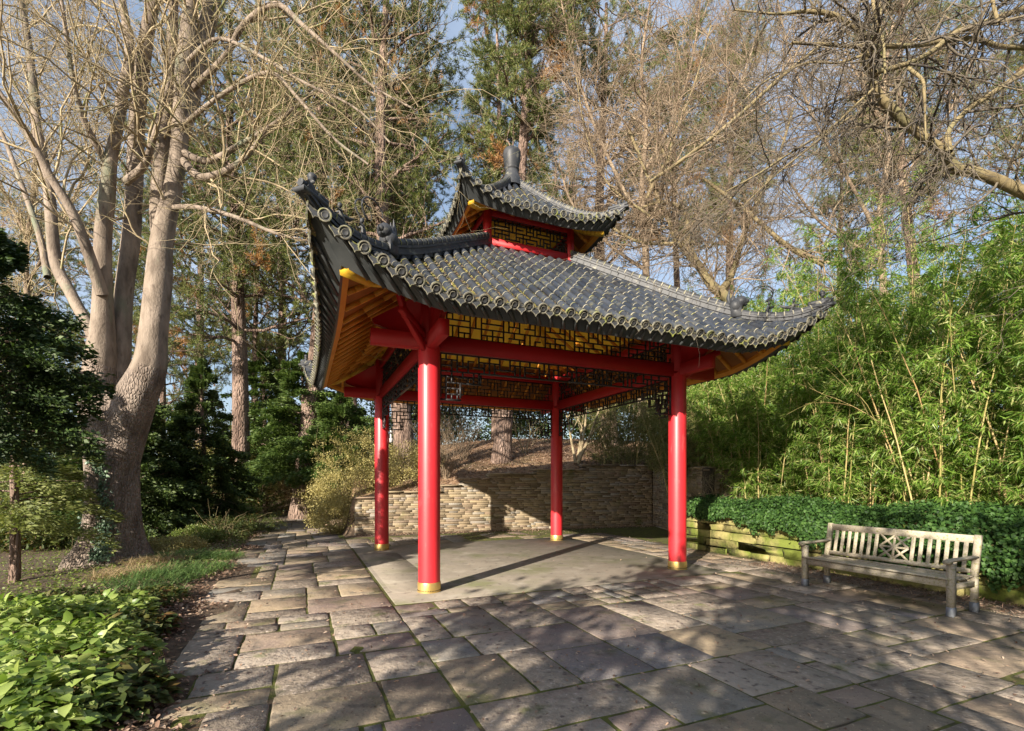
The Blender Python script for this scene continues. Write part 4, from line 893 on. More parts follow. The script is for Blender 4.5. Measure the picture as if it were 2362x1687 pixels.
# ------------------------------------------------------------------ pines
def pine_mesh(seed, H, r0, crown0, spread, ntuft, dead=.10, bend=(0, 0), needle=.19):
    rg = np.random.default_rng(seed); tr = MB(); K = 16; z = np.linspace(-.3, H, K); t = z / H
    P = np.stack([bend[0] * np.sin(t * 2.2) + .12 * np.sin(t * 7 + seed), bend[1] * np.sin(t * 2.0) + .12 * np.cos(t * 6 + seed), z], 1)
    r = r0 * (1 - .82 * np.clip(t, 0, 1)) * (1 + .35 * np.exp(-np.clip(z, 0, 9) * 2.2)); tr.tubes(P[None], r[None], 14)
    nl = 46; s, d, rr_, tt = spawn(P[None], r[None], nl, rg, crown0 * .9, .99, (1.1, 1.65), .0)
    d[:, 2] += .18; rl = np.minimum(rr_ * .45, .075); L = spread * (1.15 - .75 * tt) * rg.uniform(.55, 1.2, nl)
    low = tt < crown0 + .08; L = np.where(low, L * rg.uniform(.4, 1.0, nl), L)
    P1 = grow(s, d, L, 9, rg, .16, (0, 0, .035)); R1 = taper(rl, rl * .22, 9); tr.tubes(P1, R1, 6)
    s, d, rr_, t2 = spawn(P1, R1, 12, rg, .25, 1.0, (.5, 1.1), .1); r2 = rr_ * .5 + .003
    P2 = grow(s, d, rg.uniform(.35, 1.25, len(s)) * spread / 3.2, 6, rg, .2, (0, 0, .05)); R2 = taper(r2, r2 * .4, 6); tr.tubes(P2, R2, 4)
    s, d, rr_, t3 = spawn(P2, R2, 5, rg, .25, 1.0, (.4, 1.0), .15); P3 = grow(s, d, rg.uniform(.12, .4, len(s)), 3, rg, .2); tr.tubes(P3, taper(rr_ * .5 + .003, rr_ * .3 + .002, 3), 3)
    E = np.concatenate([P2[:, -1], P2[:, -2], P3[:, -1], P3[:, 1], P1[:, -1]]); ED = unit(np.concatenate([P2[:, -1] - P2[:, -2], P2[:, -2] - P2[:, -3], P3[:, -1] - P3[:, -2], P3[:, 1] - P3[:, 0], P1[:, -1] - P1[:, -2]]))
    keep = rg.permutation(len(E))[:ntuft]; E, ED = E[keep], ED[keep]
    k = 13; C = np.repeat(E, k, 0) - np.repeat(ED, k, 0) * rg.uniform(0, .16, (len(E) * k, 1)); D = unit(np.repeat(ED, k, 0) * .75 + rg.normal(0, .55, C.shape) + (0, 0, .12))
    isd = (np.sin(E[:, 0] * 1.3 + seed) * np.sin(E[:, 1] * 1.1 + 2) * np.sin(E[:, 2] * .9 + seed * 2) > (.62 if dead < .2 else .3)) ; isd = np.repeat(isd, k)
    m = MB(); 
    for mi, q in ((0, ~isd), (1, isd)):
        if q.any(): m.leaves(C[q], D[q], rg.normal(0, 1, C[q].shape), rg.uniform(needle * .7, needle * 1.25, q.sum()), rg.uniform(.017, .027, q.sum()), mi, fold=.0, base=.45)
    return tr, m
def pine(seed, px, Y, H, r0, crown0, spread, nt, label, **k):
    X = (px - 1181) / FPX * Y; z = gz(X, Y); root = thing('pine_tree', (X, Y, z), label, 'tree', 'pines behind the pavilion'); tr, m = pine_mesh(seed, H, r0, crown0, spread, nt, **k)
    tr.build('trunk', m_pinebark, root, True); m.build('crown', [m_needle, m_dead], root); return root
p1 = pine(1, 930, 18.6, 21.5, .40, .40, 6.2, 15000, 'big dense pine behind the left part of the pavilion roof', bend=(-.9, .4))
p2 = pine(2, 1150, 18.8, 23, .33, .56, 4.0, 11000, 'tall pine with a leaning reddish trunk rising just behind the jar finial', bend=(1.1, .2))
p3 = pine(3, 1146, 27, 25, .27, .52, 3.4, 8500, 'slender pale-trunked pine seen beside the jar finial, farther back than the leaning one')
p4 = pine(4, 655, 28.5, 21,   .33, .30, 5.0, 12000, 'pine on the bank beyond the end of the path, left of the pavilion roof', bend=(-.3, 0))
def pcopy(src, px, Y, sc, rz, label):
    c = copy_tree(src); X = (px - 1181) / FPX * Y; c.location = (X, Y, gz(X, Y) - .1); c.rotation_euler = (0, 0, rz); c.scale = (sc, sc, sc); c['label'] = label; return c
pcopy(p1, 700, 20.5, 1.02, 3.1, 'dense pine behind the bare branches above the left roof horn')
pcopy(p1, 560, 21.5, 1.0, 2.1, 'dense pine directly behind the tips of the long bare branches, left of centre')
pcopy(p4, 470, 30, 1.0, 1.2, 'distant pine whose crown shows between the many-stemmed tree and the pavilion')
pcopy(p1, 790, 27, 1.05, 4.0, 'pine farther back filling the gap above the left roof horn')
pcopy(p2, 1010, 31, 1.0, 3.3, 'distant pine seen above the left corner of the upper roof tier')
pcopy(p1, 1400, 24, 1.05, 5.2, 'dark green pine at the top of the picture right of the jar finial')
pcopy(p2, 1670, 27, 1.0, .6, 'pine half hidden by brown twigs above the right slope of the roof')
pcopy(p3, 1560, 33, 1.1, 2.6, 'far thin pine showing through the brown twigs on the right')
pcopy(p4, 1930, 26, .8, 3.0, 'pine with rusty needles showing in the gap over the bamboo')
pcopy(p2, 2150, 21, .95, 1.9, 'pine with a thick pinkish trunk standing behind the crooked limb on the right')
pcopy(p1, 2400, 23, .9, 4.4, 'pine at the far right edge above the bamboo')
pcopy(p4, 250, 29, .95, 5.0, 'pine seen between the pale stems of the many-stemmed tree')
pcopy(p1, 60, 33, .9, 2.9, 'far pine at the left edge behind the dark cypress')
pcopy(p2, 870, 38, 1.1, 1.0, 'farthest pine on the rise behind the left roof slope')
pcopy(p4, 1290, 40, 1.1, .4, 'far pine low in the gap right of the finial')
pcopy(p4, 590, 27, .7, 2.2, 'half-grown pine filling the gap left of the left eave')
pcopy(p4, 820, 24, .55, 1.7, 'half-grown pine between the left eave and the big pine trunk')
pcopy(p1, 1000, 34, .6, 1.2, 'half-grown far pine under the left corner of the upper roof tier')
pcopy(p4, 380, 23, .6, .3, 'half-grown pine showing right beside the widest pale stem')
# ------------------------------------------------------------------ leafy masses
def cloud(rg, n, cl, radii, crad, flat=.6):        # clumped points in an ellipsoid shell
    u = unit(rg.normal(0, 1, (cl, 3))); rr_ = rg.uniform(.25, 1, (cl, 1)) ** .5; c = u * rr_ * np.array(radii)
    k = rg.integers(0, cl, n); o = rg.normal(0, 1, (n, 3)) * crad * np.array([1, 1, flat]); return c[k] + o, unit(unit(c)[k] + .25)
def shrub(name, cat, loc, radii, n, cl, crad, ls, lw, mat, label, seed=0, group=None, stem=None, flat=.6, oval=False, droop=-.15, zoff=None, up=.5, gap=None):
    rg = np.random.default_rng(seed + 100); C, nr = cloud(rg, n, cl, radii, crad, flat); C[:, 2] += radii[2] * .92 if zoff is None else zoff; C = C[C[:, 2] > .02]; nr = nr[:len(C)]
    root = thing(name, loc, label, cat, group); m = MB(); N = len(C); O = unit(C - np.array([0, 0, radii[2] * .6])); D = unit(O * .8 + rg.normal(0, .6, C.shape) + (0, 0, droop)); U = unit(O * .5 + rg.normal(0, .5, C.shape) + (0, 0, up))
    (m.oval if oval else m.leaves)(C, D, U, rg.uniform(ls * .65, ls * 1.3, N), rg.uniform(lw * .7, lw * 1.25, N)); m.build('foliage', mat, root)
    tr = MB(); s0 = stem or .03; k = 7 if not stem else 1; a = rg.uniform(0, 6.28, k)
    if stem: P = grow(np.zeros((1, 3)) + (0, 0, -.1), np.array([[0.05, 0, 1.]]), radii[2] * 1.8, 8, rg, .05); tr.tubes(P, taper(np.array([s0]), np.array([s0 * .25]), 8), 9); R_ = taper(np.array([s0]), np.array([s0 * .25]), 8)
    else: P = grow(np.stack([np.cos(a) * .1, np.sin(a) * .1, a * 0 - .05], 1), np.stack([np.cos(a) * .5, np.sin(a) * .5, a * 0 + 1], 1), radii[2] * 1.5, 7, rg, .12); R_ = taper(np.full(k, s0 * .5), np.full(k, .005), 7); tr.tubes(P, R_, 5)
    s, d, rr_, t_ = spawn(P, R_, 26 if stem else 5, rg, .2, .98, (.7, 1.3), .1); P2 = grow(s, d, rg.uniform(.4, .95, len(s)) * max(radii[0], .2), 6, rg, .15); tr.tubes(P2, taper(rr_ * .4 + .002, rr_ * .1 + .002, 6), 4)
    tr.build('trunk' if stem else 'stems', m_barkr, root); return root
def gloc(px, Y, dz=0): X = (px - 1181) / FPX * Y; return (X, Y, gz(X, Y) + dz)
# dark cypress at the left edge: tiered flat sprays
def sprays(root, rg, levels, zc, R0, n_per, ls, lw, mat, name='foliage', zfun=None, squash=.35):
    m = MB(); Cs, Ds, Us = [], [], []
    for L in range(levels):
        f = L / (levels - 1); z = zc[0] + (zc[1] - zc[0]) * f; R_ = R0(f); k = max(5, int(9 * R_ / R0(0.3)))
        for q in range(k):
            a = rg.uniform(0, 2 * PI); ln = R_ * rg.uniform(.55, 1.1); d = np.array([math.cos(a), math.sin(a), -.12 + .25 * f]); n = int(n_per * ln / R_)
            t = rg.uniform(.15, 1, n) ** .7; w_ = rg.normal(0, .20, n) * ln * (1.1 - t); sd = np.array([-math.sin(a), math.cos(a), 0])
            c = np.array([0, 0, z]) + d * (t * ln)[:, None] + sd * w_[:, None]; c[:, 2] += rg.normal(0, .06, n) - .15 * t ** 2 * ln + zfun(a) if zfun else rg.normal(0, .06, n) - .15 * t ** 2 * ln
            Cs.append(c); Ds.append(unit(d + sd * np.sign(w_)[:, None] * .6 + rg.normal(0, .25, c.shape))); Us.append(rg.normal(0, .65, c.shape) + d * .7 + (0, 0, .45))
    C, D, U = map(np.concatenate, (Cs, Ds, Us)); m.leaves(C, D, U, rg.uniform(ls * .6, ls * 1.3, len(C)), rg.uniform(lw * .6, lw * 1.3, len(C)), fold=.1); m.build(name, mat, root)
def conifer(name, loc, label, seed, zc, R0, levels, n_per, ls, lw, mat, tr0, group=None, bark=None):
    rg = np.random.default_rng(seed); root = thing(name, loc, label, 'tree', group); sprays(root, rg, levels, zc, R0, n_per, ls, lw, mat)
    t = MB(); P = np.stack([np.zeros(6) + .05 * np.sin(np.arange(6)), np.zeros(6), np.linspace(-.3, zc[1], 6)], 1); t.tubes(P[None], np.linspace(tr0, .02, 6)[None], 10)
    s, d, rr_, t_ = spawn(P[None], np.linspace(tr0, .02, 6)[None], 40, rg, min(.8, max(.1, zc[0] / zc[1] + .05)), .95, (1.2, 1.6), 0); P2 = grow(s, d, np.array([R0(x) for x in t_]) * .8, 6, rg, .08); t.tubes(P2, taper(rr_ * .25, rr_ * .05 + .002, 6), 4)
    t.build('trunk', bark or m_pinebark, root); return root
conifer('cypress_tree', (-6.15, 5.6, -.1), 'very dark cypress with flat layered sprays at the left edge', 31, (2.15, 4.75), lambda f: 1.2 * (1 - f ** 2.2) + .1, 18, 520, .065, .034, m_cyp, .09)
conifer('yew_tree', (-10.6, 13.2, -.3), 'dark spreading evergreen with two thin stems behind the stout bare trunk', 32, (.9, 4.9), lambda f: 1.9 * (1 - f ** 1.6) ** .8 + .15, 26, 620, .10, .05, m_yewd, .14)
conifer('yew_tree', gloc(468, 15.2), 'dark evergreen reaching towards the path right of the stout bare trunk', 33, (.5, 5.2), lambda f: 1.65 * (1 - f ** 1.4) ** .8 + .1, 22, 620, .09, .045, m_yewd, .11)
conifer('thuja_tree', (-8.35, 8.15, -.35), 'pale green thuja with drooping fronds and a thin trunk at the left edge', 34, (1.3, 4.0), lambda f: 1.5 * (1 - f ** 1.5) + .15, 10, 300, .10, .03, m_thuja, .09)
conifer('yew_tree', gloc(700, 20.5), 'green yew beyond the golden bushes, right behind the left eave', 35, (2.0, 6.8), lambda f: 2.6 * (1 - f ** 1.5) ** .8 + .2, 22, 620, .13, .06, m_yew, .2)
conifer('yew_tree', gloc(790, 19), 'smaller green yew between the golden bushes and the left column', 36, (1.5, 4.5), lambda f: 1.9 * (1 - f ** 1.7) ** .8 + .15, 18, 560, .12, .05, m_yew, .2)
conifer('yew_tree', gloc(610, 24), 'olive evergreen on the bank at the end of the path', 37, (2.4, 7.8), lambda f: 2.6 * (1 - f ** 1.7) ** .8 + .2, 20, 500, .15, .06, m_yew, .18)
for i, (px, Y, rx, h, mat_, lb) in enumerate([(60, 14, 2.2, 1.5, m_rust, 'rust and green shrub low behind the left cypress'), (170, 13.4, 1.6, 1.35, m_rust, 'shrub with rusty leaves just left of the stout bare trunk'),
        (-60, 17, 2.6, 2.4, m_thuja, 'yellow-green shrub at the left edge behind the thuja'), (470, 20, 2.6, 2.6, m_rust, 'olive shrub seen over the dark evergreen left of the path'), (330, 19, 2.6, 3.0, m_thuja, 'yellow-green bush behind the stout bare trunk'),
        (560, 26, 3, 2.0, m_gold, 'golden-olive bush at the far end of the path'), (180, 24, 3.2, 3.2, m_yew, 'dark green bush far behind the many-stemmed tree'), (20, 26, 3.4, 3.4, m_yew, 'dark green bush far behind the cypress')]):
    shrub('shrub', 'shrub', gloc(px, Y), (rx, rx * .8, h * .55), 9000, 90, .28, .13, .06, mat_, lb, seed=i)
# dark belt of evergreens behind the slope
for i, (px, Y, rx, h, mat_, lb) in enumerate([(900, 30, 4, 3.6, m_yew, 'evergreen belt bush seen just right of the left column'), (1080, 31, 4, 2.9, m_cyp, 'dark evergreen bush behind the leaning pine trunk'),
        (1260, 30, 4, 3.0, m_cyp, 'dark evergreen bush behind the back column'), (1440, 30, 4, 3.0, m_cyp, 'dark evergreen bush behind the pale slender stems'), (1600, 28, 3.6, 3.8, m_yew, 'evergreen bush behind the front right column'),
        (1740, 25, 3.0, 4.6, m_yew, 'dark rounded evergreen above the right end of the roof'), (740, 34, 5, 4, m_yew, 'far evergreen bush beyond the path end'), (560, 36, 6, 5, m_rust, 'far olive bush left of the path end'),
        (1900, 22, 3, 4.6, m_yew, 'dark evergreen behind the middle of the bamboo')]):
    shrub('evergreen_shrub', 'shrub', gloc(px, Y), (rx, rx * .6, h * .55), 9000, 80, .4, .2, .10, mat_, lb, seed=20 + i)
# golden variegated bushes right of the path
for i, (a_, b_, rx, h, mat_, lb) in enumerate([(-2.55, 7.6, 1.25, 1.5, m_gold, 'rounded golden bush beside the left end of the stone wall'), (-2.2, 9.6, 1.5, 1.9, m_gold, 'golden bush a little farther up the path'),
        (-2.6, 12.2, 1.6, 2.1, m_gold, 'golden bush near the bend of the path'), (-.9, 7.4, 1.3, 1.2, m_gold, 'golden bush on the bank above the low steps of the wall'), (-.4, 9.4, 1.6, 1.2, m_gold, 'golden bush behind the left column on the bank'),
        (-4.4, 20.0, 2.2, 2.0, m_gold, 'golden bush in front of the pine on the bank'), (-3.0, 6.55, .8, 1.35, m_gold, 'golden bush hugging the end of the stone wall'), (-5.2, 20.5, 3.0, 3.2, m_gold, 'wide golden thicket on the rise beyond the path'), (-2.4, 15.4, 2.2, 2.8, m_gold, 'golden thicket under the green yew'),
        (-4.2, 18.2, 2.2, 2.6, m_gold, 'pale golden bush at the far end of the path'), (-6.6, 17.0, 2.0, 2.8, m_gold, 'pale golden thicket left of the path end')]):
    p = ab(a_, b_); z = gz(p[0], p[1]); shrub('golden_shrub', 'shrub', (p[0], p[1], z - .15), (rx, rx, h * .55), 11000, 160, .13, .05, .028, mat_, lb, seed=40 + i, group='golden bushes beside the path')
# box ball, low hedge pieces left of the path
for i, (px, py, rx, h, mat_, ls, lb) in enumerate([(612, 1168, .9, 1.55, m_box, .035, 'clipped round green box ball beside the path'), (565, 1182, .7, 1.0, m_box, .035, 'small bright green box bush in front of the round one'),
        (590, 1212, 1.0, .7, m_rust, .04, 'low reddish-green hedge along the left edge of the path'), (520, 1230, .9, .6, m_rust, .04, 'low mixed hedge nearer on the left edge of the path'),
        (455, 1245, .55, .42, m_gcov, .045, 'bright green bush low beside the dark evergreen'), (400, 1262, .6, .35, m_gold, .04, 'low straw-coloured bush right of the stout trunk')]):
    Y = 1.6 * FPX / (py - HOR + 14); shrub('low_shrub', 'shrub', gloc(px, Y, -.03), (rx, rx * .8, h * .55), 6000, 120, .06, ls, ls * .55, mat_, lb, seed=60 + i)
# bare shrubs and slender trees on the mulch slope
def stems(name, loc, label, seed, n, H, r, spread, mtr, cat='shrub', K=9, tw=4, group=None, wander=.08, up=0.02, t0=.35):
    rg = np.random.default_rng(seed); root = thing(name, loc, label, cat, group); a = rg.uniform(0, 2 * PI, n); m = MB()
    P = grow(np.stack([np.cos(a) * .12 * spread, np.sin(a) * .12 * spread, a * 0 - .05], 1), np.stack([np.cos(a) * spread, np.sin(a) * spread, a * 0 + 1], 1) + rg.normal(0, .1, (n, 3)), rg.uniform(.7, 1.1, n) * H, K, rg, wander, (0, 0, up)); R_ = taper(rg.uniform(.6, 1.1, n) * r, np.full(n, r * .18), K); m.tubes(P, R_, 7)
    m.build('stems', mtr, root, True); m = MB(); s, d, rr_, t_ = spawn(P, R_, tw, rg, t0, 1, (.35, .8), .2); P2 = grow(s, d, rg.uniform(.2, .45, len(s)) * H, 6, rg, .14); R2 = taper(rr_ * .6, rr_ * .2 + .001, 6); m.tubes(P2, R2, 4)
    s, d, rr_, t_ = spawn(P2, R2, 4, rg, .2, 1, (.4, .9), .1); P3 = grow(s, d, rg.uniform(.08, .2, len(s)) * H, 4, rg, .15); m.tubes(P3, taper(rr_ * .6 + .001, rr_ * .3 + .001, 4), 3); m.build('twigs', mtr, root); return root
def sl(px, Y): return gloc(px, Y)
stems('slender_tree', sl(1330, 17.6), 'pale slender tree forking from its base on the mulch slope behind the wall', 1, 4, 3.6, .075, .26, m_barkt, 'tree', wander=.05)
for i, (px, Y, n, H, r, s_, lb) in enumerate([(1210, 20, 9, 1.8, .02, .3, 'small pale twiggy bush beside the leaning pine trunk'), (1475, 20.5, 3, 3.2, .035, .3, 'thin bare sapling on the mulch slope behind the front right column'),
        (1540, 21, 5, 3.6, .05, .25, 'cluster of pale stems left of the front right column'), (1590, 20, 6, 3.4, .04, .35, 'cluster of pale stems right of the front right column'), (1400, 22, 2, 3.2, .03, .2, 'thin upright sapling far on the mulch slope')]):
    stems('slender_tree', sl(px, Y), lb, 20 + i, n, H, r, s_, m_barkt, 'tree')
for i, (px, Y, lb) in enumerate([(1030, 16.6, 'dense purple-brown twiggy bush just right of the near column'), (1000, 18.2, 'twiggy bush behind the near column'), (1070, 19.6, 'twiggy bush farther back between the two pine trunks')]):
    stems('twiggy_shrub', sl(px, Y), lb, 40 + i, 24, 1.9, .011, .38, m_barkbr, K=7, group='bare twiggy bushes behind the wall', wander=.12, tw=5, t0=.1)
# dead brushwood heap before the bamboo
stems('brushwood', tuple(ab(5.9, .4, gz(*ab(5.9, .4)[:2]))), 'heap of dry straw-coloured canes in front of the bamboo', 60, 60, 1.1, .010, .9, m_barkt, 'brushwood', K=6, wander=.16, tw=4, up=-.08)

# ------------------------------------------------------------------ bamboo
def bamboo_mesh(seed, H, n, R_, nl, ls, lw, mat_, z0=.03, dens=1.0, root=None):
    rg = np.random.default_rng(seed); cu = MB(); a = rg.uniform(0, 2 * PI, n); rd = R_ * np.sqrt(rg.random(n)); o = np.stack([np.cos(a) * rd, np.sin(a) * rd, a * 0 - .1], 1)
    Hh = H * rg.uniform(.6, 1.1, n); P = grow(o, np.stack([np.cos(a) * .12, np.sin(a) * .12, a * 0 + 1], 1) + rg.normal(0, .07, (n, 3)), Hh, 12, rg, .035, np.array([0, 0, 0.])); P[:, :, 2] -= (np.linspace(0, 1, 12) ** 3 * .35)[None]
    Rr = taper(rg.uniform(.010, .019, n), np.full(n, .003), 12); cu.tubes(P, Rr, 6); cu.build('culms', m_culm, root, True)
    m = MB(); tw = MB(); s, d, rr_, t_ = spawn(P, Rr, 30, rg, z0, 1, (.7, 1.25), .2); L = rg.uniform(.25, .8, len(s)) * (1.25 - .5 * t_); P2 = grow(s, d, L, 5, rg, .15, (0, 0, -.08)); R2 = taper(np.full(len(s), .003), np.full(len(s), .0012), 5); tw.tubes(P2, R2, 3); tw.build('twigs', m_culm, root)
    k = nl; N = len(P2); idx = np.repeat(np.arange(N), k); t = rg.random(N * k) ** .6 * 3.99; i = t.astype(int); f = (t - i)[:, None]; C = P2[idx, i] * (1 - f) + P2[idx, i + 1] * f + rg.normal(0, .025, (N * k, 3))
    T = unit(P2[idx, i + 1] - P2[idx, i]); D = unit(T * .5 + rg.normal(0, .45, T.shape) + (0, 0, -.55)); m.leaves(C, D, rg.normal(0, .6, C.shape) + (0, 0, .6), rg.uniform(ls * .6, ls * 1.25, N * k), rg.uniform(lw * .7, lw * 1.2, N * k), fold=.15, base=.3, curl=.12); m.build('foliage', mat_, root)
def bamboo(a_, b_, seed, H, n, R_, nl, ls, lw, label, mat_=None, **k):
    p = ab(a_, b_); root = thing('bamboo_clump', (p[0], p[1], gz(p[0], p[1])), label, 'bamboo', 'bamboo thicket on the right'); bamboo_mesh(seed, H, n, R_, nl, ls, lw, mat_ or m_bam, root=root, **k); return root
B1 = bamboo(6.5, -2.6, 71, 4.8, 20, .75, 42, .165, .021, 'bright green bamboo directly behind the left end of the bench')
B2 = bamboo(6.4, -4.5, 72, 5.2, 20, .75, 42, .165, .021, 'bamboo behind the right arm of the bench with arching tips', z0=.06)
B3 = bamboo(7.7, -.6, 73, 6.2, 24, .9, 38, .165, .021, 'tall bamboo clump in the middle of the thicket')
B4 = bamboo(6.6, 2.0, 74, 3.0, 22, .7, 30, .11, .015, 'short dull green bamboo beside the front right column', m_bamd)
def bcopy(src, a_, b_, sc, rz, label, zs=1.0):
    c = copy_tree(src); p = ab(a_, b_); c.location = (p[0], p[1], gz(p[0], p[1])); c.rotation_euler = (0, 0, rz); c.scale = (sc, sc, sc * zs); c['label'] = label
bcopy(B1, 6.5, -.9, .95, 2.0, 'bamboo just right of the brushwood heap')
bcopy(B3, 8.0, -3.6, .95, 1.1, 'tall bamboo behind the centre of the bench')
bcopy(B1, 7.9, -5.6, 1.05, 4.0, 'tall bamboo close to the right edge of the picture')
bcopy(B2, 6.2, -6.1, .85, 3.0, 'low leafy bamboo at the right edge beyond the end of the bench')
bcopy(B2, 6.9, .8, .9, 5.0, 'bamboo behind the brushwood heap')
bcopy(B3, 9.4, 1.4, 1.0, 2.6, 'bamboo of the back row under the bare branches')
bcopy(B3, 9.6, -2.0, 1.08, 5.1, 'tallest bamboo of the back row')
bcopy(B2, 9.5, -5.0, 1.15, .8, 'back row bamboo near the right edge')
bcopy(B4, 7.4, 3.6, 1.0, 1.0, 'dull bamboo farther back along the terrace')
bcopy(B4, 6.5, 5.4, 1.0, 2.4, 'dull bamboo beyond the end of the stone wall', 1.15)
bcopy(B4, 8.6, 5.0, 1.2, 4.4, 'dull bamboo in the far corner of the terrace')
bcopy(B1, 8.3, 2.6, .9, .3, 'green bamboo under the right horn of the roof')
bcopy(B3, 10.8, 4.2, 1.0, 3.6, 'bamboo of the back row behind the right roof corner')
bcopy(B3, 11.4, .0, 1.0, 1.6, 'rearmost bamboo behind the middle of the thicket')
# tall dead canes
stems('cane_clump', tuple(ab(6.15, -4.0, gz(*ab(6.15, -4.)[:2]))), 'tall bare pale canes in front of the bamboo behind the bench', 65, 4, 5.0, .022, .16, m_culm, 'canes', K=10, tw=6, wander=.05)
stems('cane_clump', tuple(ab(6.3, -5.2, gz(*ab(6.3, -5.2)[:2]))), 'leaning bare canes in the bamboo near the right edge', 66, 3, 4.6, .020, .22, m_culm, 'canes', K=10, tw=5, wander=.05)

# ------------------------------------------------------------------ ivy bank over the mossy wall
def ivybank():
    rg = np.random.default_rng(90); n = 42000; b = rg.uniform(-8.2, .35, n); t = rg.random(n)
    # cross-section: hangs down the face, over the top and back up the terrace
    hang = np.interp(b, [-8.2, -6.3, -5.4, -4.5, -3.2, -1.6, -.4, .35], [.72, .62, .50, .55, .34, .06, .02, .05]) + .09 * np.sin(b * 5) + .07 * np.sin(b * 17 + 1) + .05 * np.sin(b * 31)
    face = t < .42; u = t / .42; a_ = np.where(face, 4.42 - .10 * np.sin(u * PI) - .05, 0); z = np.where(face, .93 - hang * (1 - u), 0)
    v = (t - .42) / .58; a2 = 4.36 + v * 1.55; z2 = .95 + .10 * np.sin(np.clip(v * 2.6, 0, PI)) + .10 * v + .07 * np.sin(b * 2.3) * v + .07 * bump2(b * 2.5, v * 3)
    a_ = np.where(face, a_, a2); z = np.where(face, z, z2); r = rg.normal(0, .045, (n, 3)); e = np.clip((.35 - b) / .5, 0, 1) ** .5
    A_ = a_ + r[:, 0] + (1 - e) * .25; P = np.stack([CX + A_ * CT - b * ST, CY + A_ * ST + b * CT, z + r[:, 2] - .06 * (1 - e)], 1)
    nr = np.where(face[:, None], np.array([[-CT, -ST, .35]]), np.array([[-.35 * CT, -.35 * ST, 1.]])) + rg.normal(0, .38, (n, 3)); D = rg.normal(0, .6, (n, 3)) + np.where(face[:, None], np.array([[0, 0, -.8]]), np.array([[-.4 * CT, -.4 * ST, -.1]]))
    m = MB(); m.oval(P, D, nr, rg.uniform(.035, .07, n), rg.uniform(.03, .055, n)); o = m.build('ivy_cover', m_ivy, loc=ab(4.9, -4)); tag(o, 'thick dark green ivy mantling the mossy wall behind the bench', 'ivy', kind='stuff')
ivybank()
# ------------------------------------------------------------------ foreground planting on the left
def broad(px, py, rx, h, n, seed, label, mat_=None, ls=.09):
    Y = 1.6 * FPX / (py - HOR); X = (px - 1181) / FPX * Y; rg = np.random.default_rng(seed); root = thing('leafy_shrub', (X, Y, gz(X, Y)), label, 'shrub', 'broad-leaved plants in the left corner')
    a = rg.uniform(0, 2 * PI, n); rd = np.sqrt(rg.random(n)); x = np.cos(a) * rd * rx; y = np.sin(a) * rd * rx; dome = .66 * h * np.sqrt(np.clip(1 - rd ** 2.4, 0, 1)); z = dome * rg.uniform(.45, 1.05, n) + .03 + .05 * bump2(x * 6 + seed, y * 6)
    C = np.stack([x, y, z], 1); O = np.stack([np.cos(a) * rd, np.sin(a) * rd, 0 * a + .25], 1); D = unit(O + rg.normal(0, .6, C.shape) * (1, 1, .5)); U = unit(O * .6 + rg.normal(0, .3, C.shape) + (0, 0, 1.0))
    m = MB(); m.oval(C, D, U, (lq := rg.uniform(ls * .4, ls * 1.3, n)), lq * rg.uniform(.5, .72, n), fold=.12, curl=.3); m.build('leaves', mat_ or m_big, root)
    k = 40; idx = rg.integers(0, n, k); P = np.stack([np.zeros((k, 3)), C[idx] * (.5, .5, .6), C[idx]], 1); t = MB(); t.tubes(P, np.tile([.005, .004, .002], (k, 1)), 4); t.build('stems', m_barkr, root)
broad(150, 1560, .62, .52, 1500, 1, 'bright sunlit broad-leaved plant in the lower left corner'); broad(30, 1500, .60, .60, 1300, 2, 'broad-leaved plant cut by the left edge of the picture'); broad(60, 1680, .55, .5, 1500, 3, 'nearest broad-leaved plant at the bottom left')
broad(290, 1470, .42, .32, 900, 4, 'darker broad-leaved plant leaning towards the leaf litter', m_rust); broad(215, 1440, .55, .34, 1200, 5, 'low broad-leaved plant behind the bright one'); broad(320, 1400, .5, .25, 900, 6, 'low green plant nearest the grass tufts', m_rust, .07)
broad(90, 1420, .6, .3, 1100, 7, 'low broad-leaved plant near the bare soil left of the stout trunk', m_rust, .07); broad(230, 1640, .42, .36, 900, 8, 'broad-leaved plant beside the dark leaf litter', m_rust)
def tuft(px, py, n, L, mat_, label, seed, R_=.45):
    Y = 1.6 * FPX / (py - HOR); X = (px - 1181) / FPX * Y; rg = np.random.default_rng(seed); a = rg.uniform(0, 2 * PI, n); rd = R_ * np.sqrt(rg.random(n)); S_ = np.stack([X + np.cos(a) * rd * 1.3, Y + np.sin(a) * rd, a * 0], 1); S_[:, 2] = ground(S_[:, 0], S_[:, 1])
    b_ = rg.uniform(0, 2 * PI, n); P = grow(S_, np.stack([np.cos(b_) * .55, np.sin(b_) * .55, b_ * 0 + 1], 1), rg.uniform(.6, 1.1, n) * L, 6, rg, .05, (0, 0, -.30)); sd = np.stack([-np.sin(b_), np.cos(b_), b_ * 0], 1)[:, None] * np.array([.5, 1, 1, .8, .5, .05])[None, :, None] * .0045
    V = np.stack([P - sd, P + sd], 2); m = MB(); N = n; i, j = np.meshgrid(np.arange(N), np.arange(5), indexing='ij'); o = (i * 12 + j * 2).ravel(); m.add(V.reshape(-1, 3), np.stack([o, o + 1, o + 3, o + 2], 1))
    ob = m.build('grass_tuft', mat_, loc=(X, Y, gz(X, Y))); tag(ob, label, 'grass tuft', 'arching grass tufts along the litter strip')
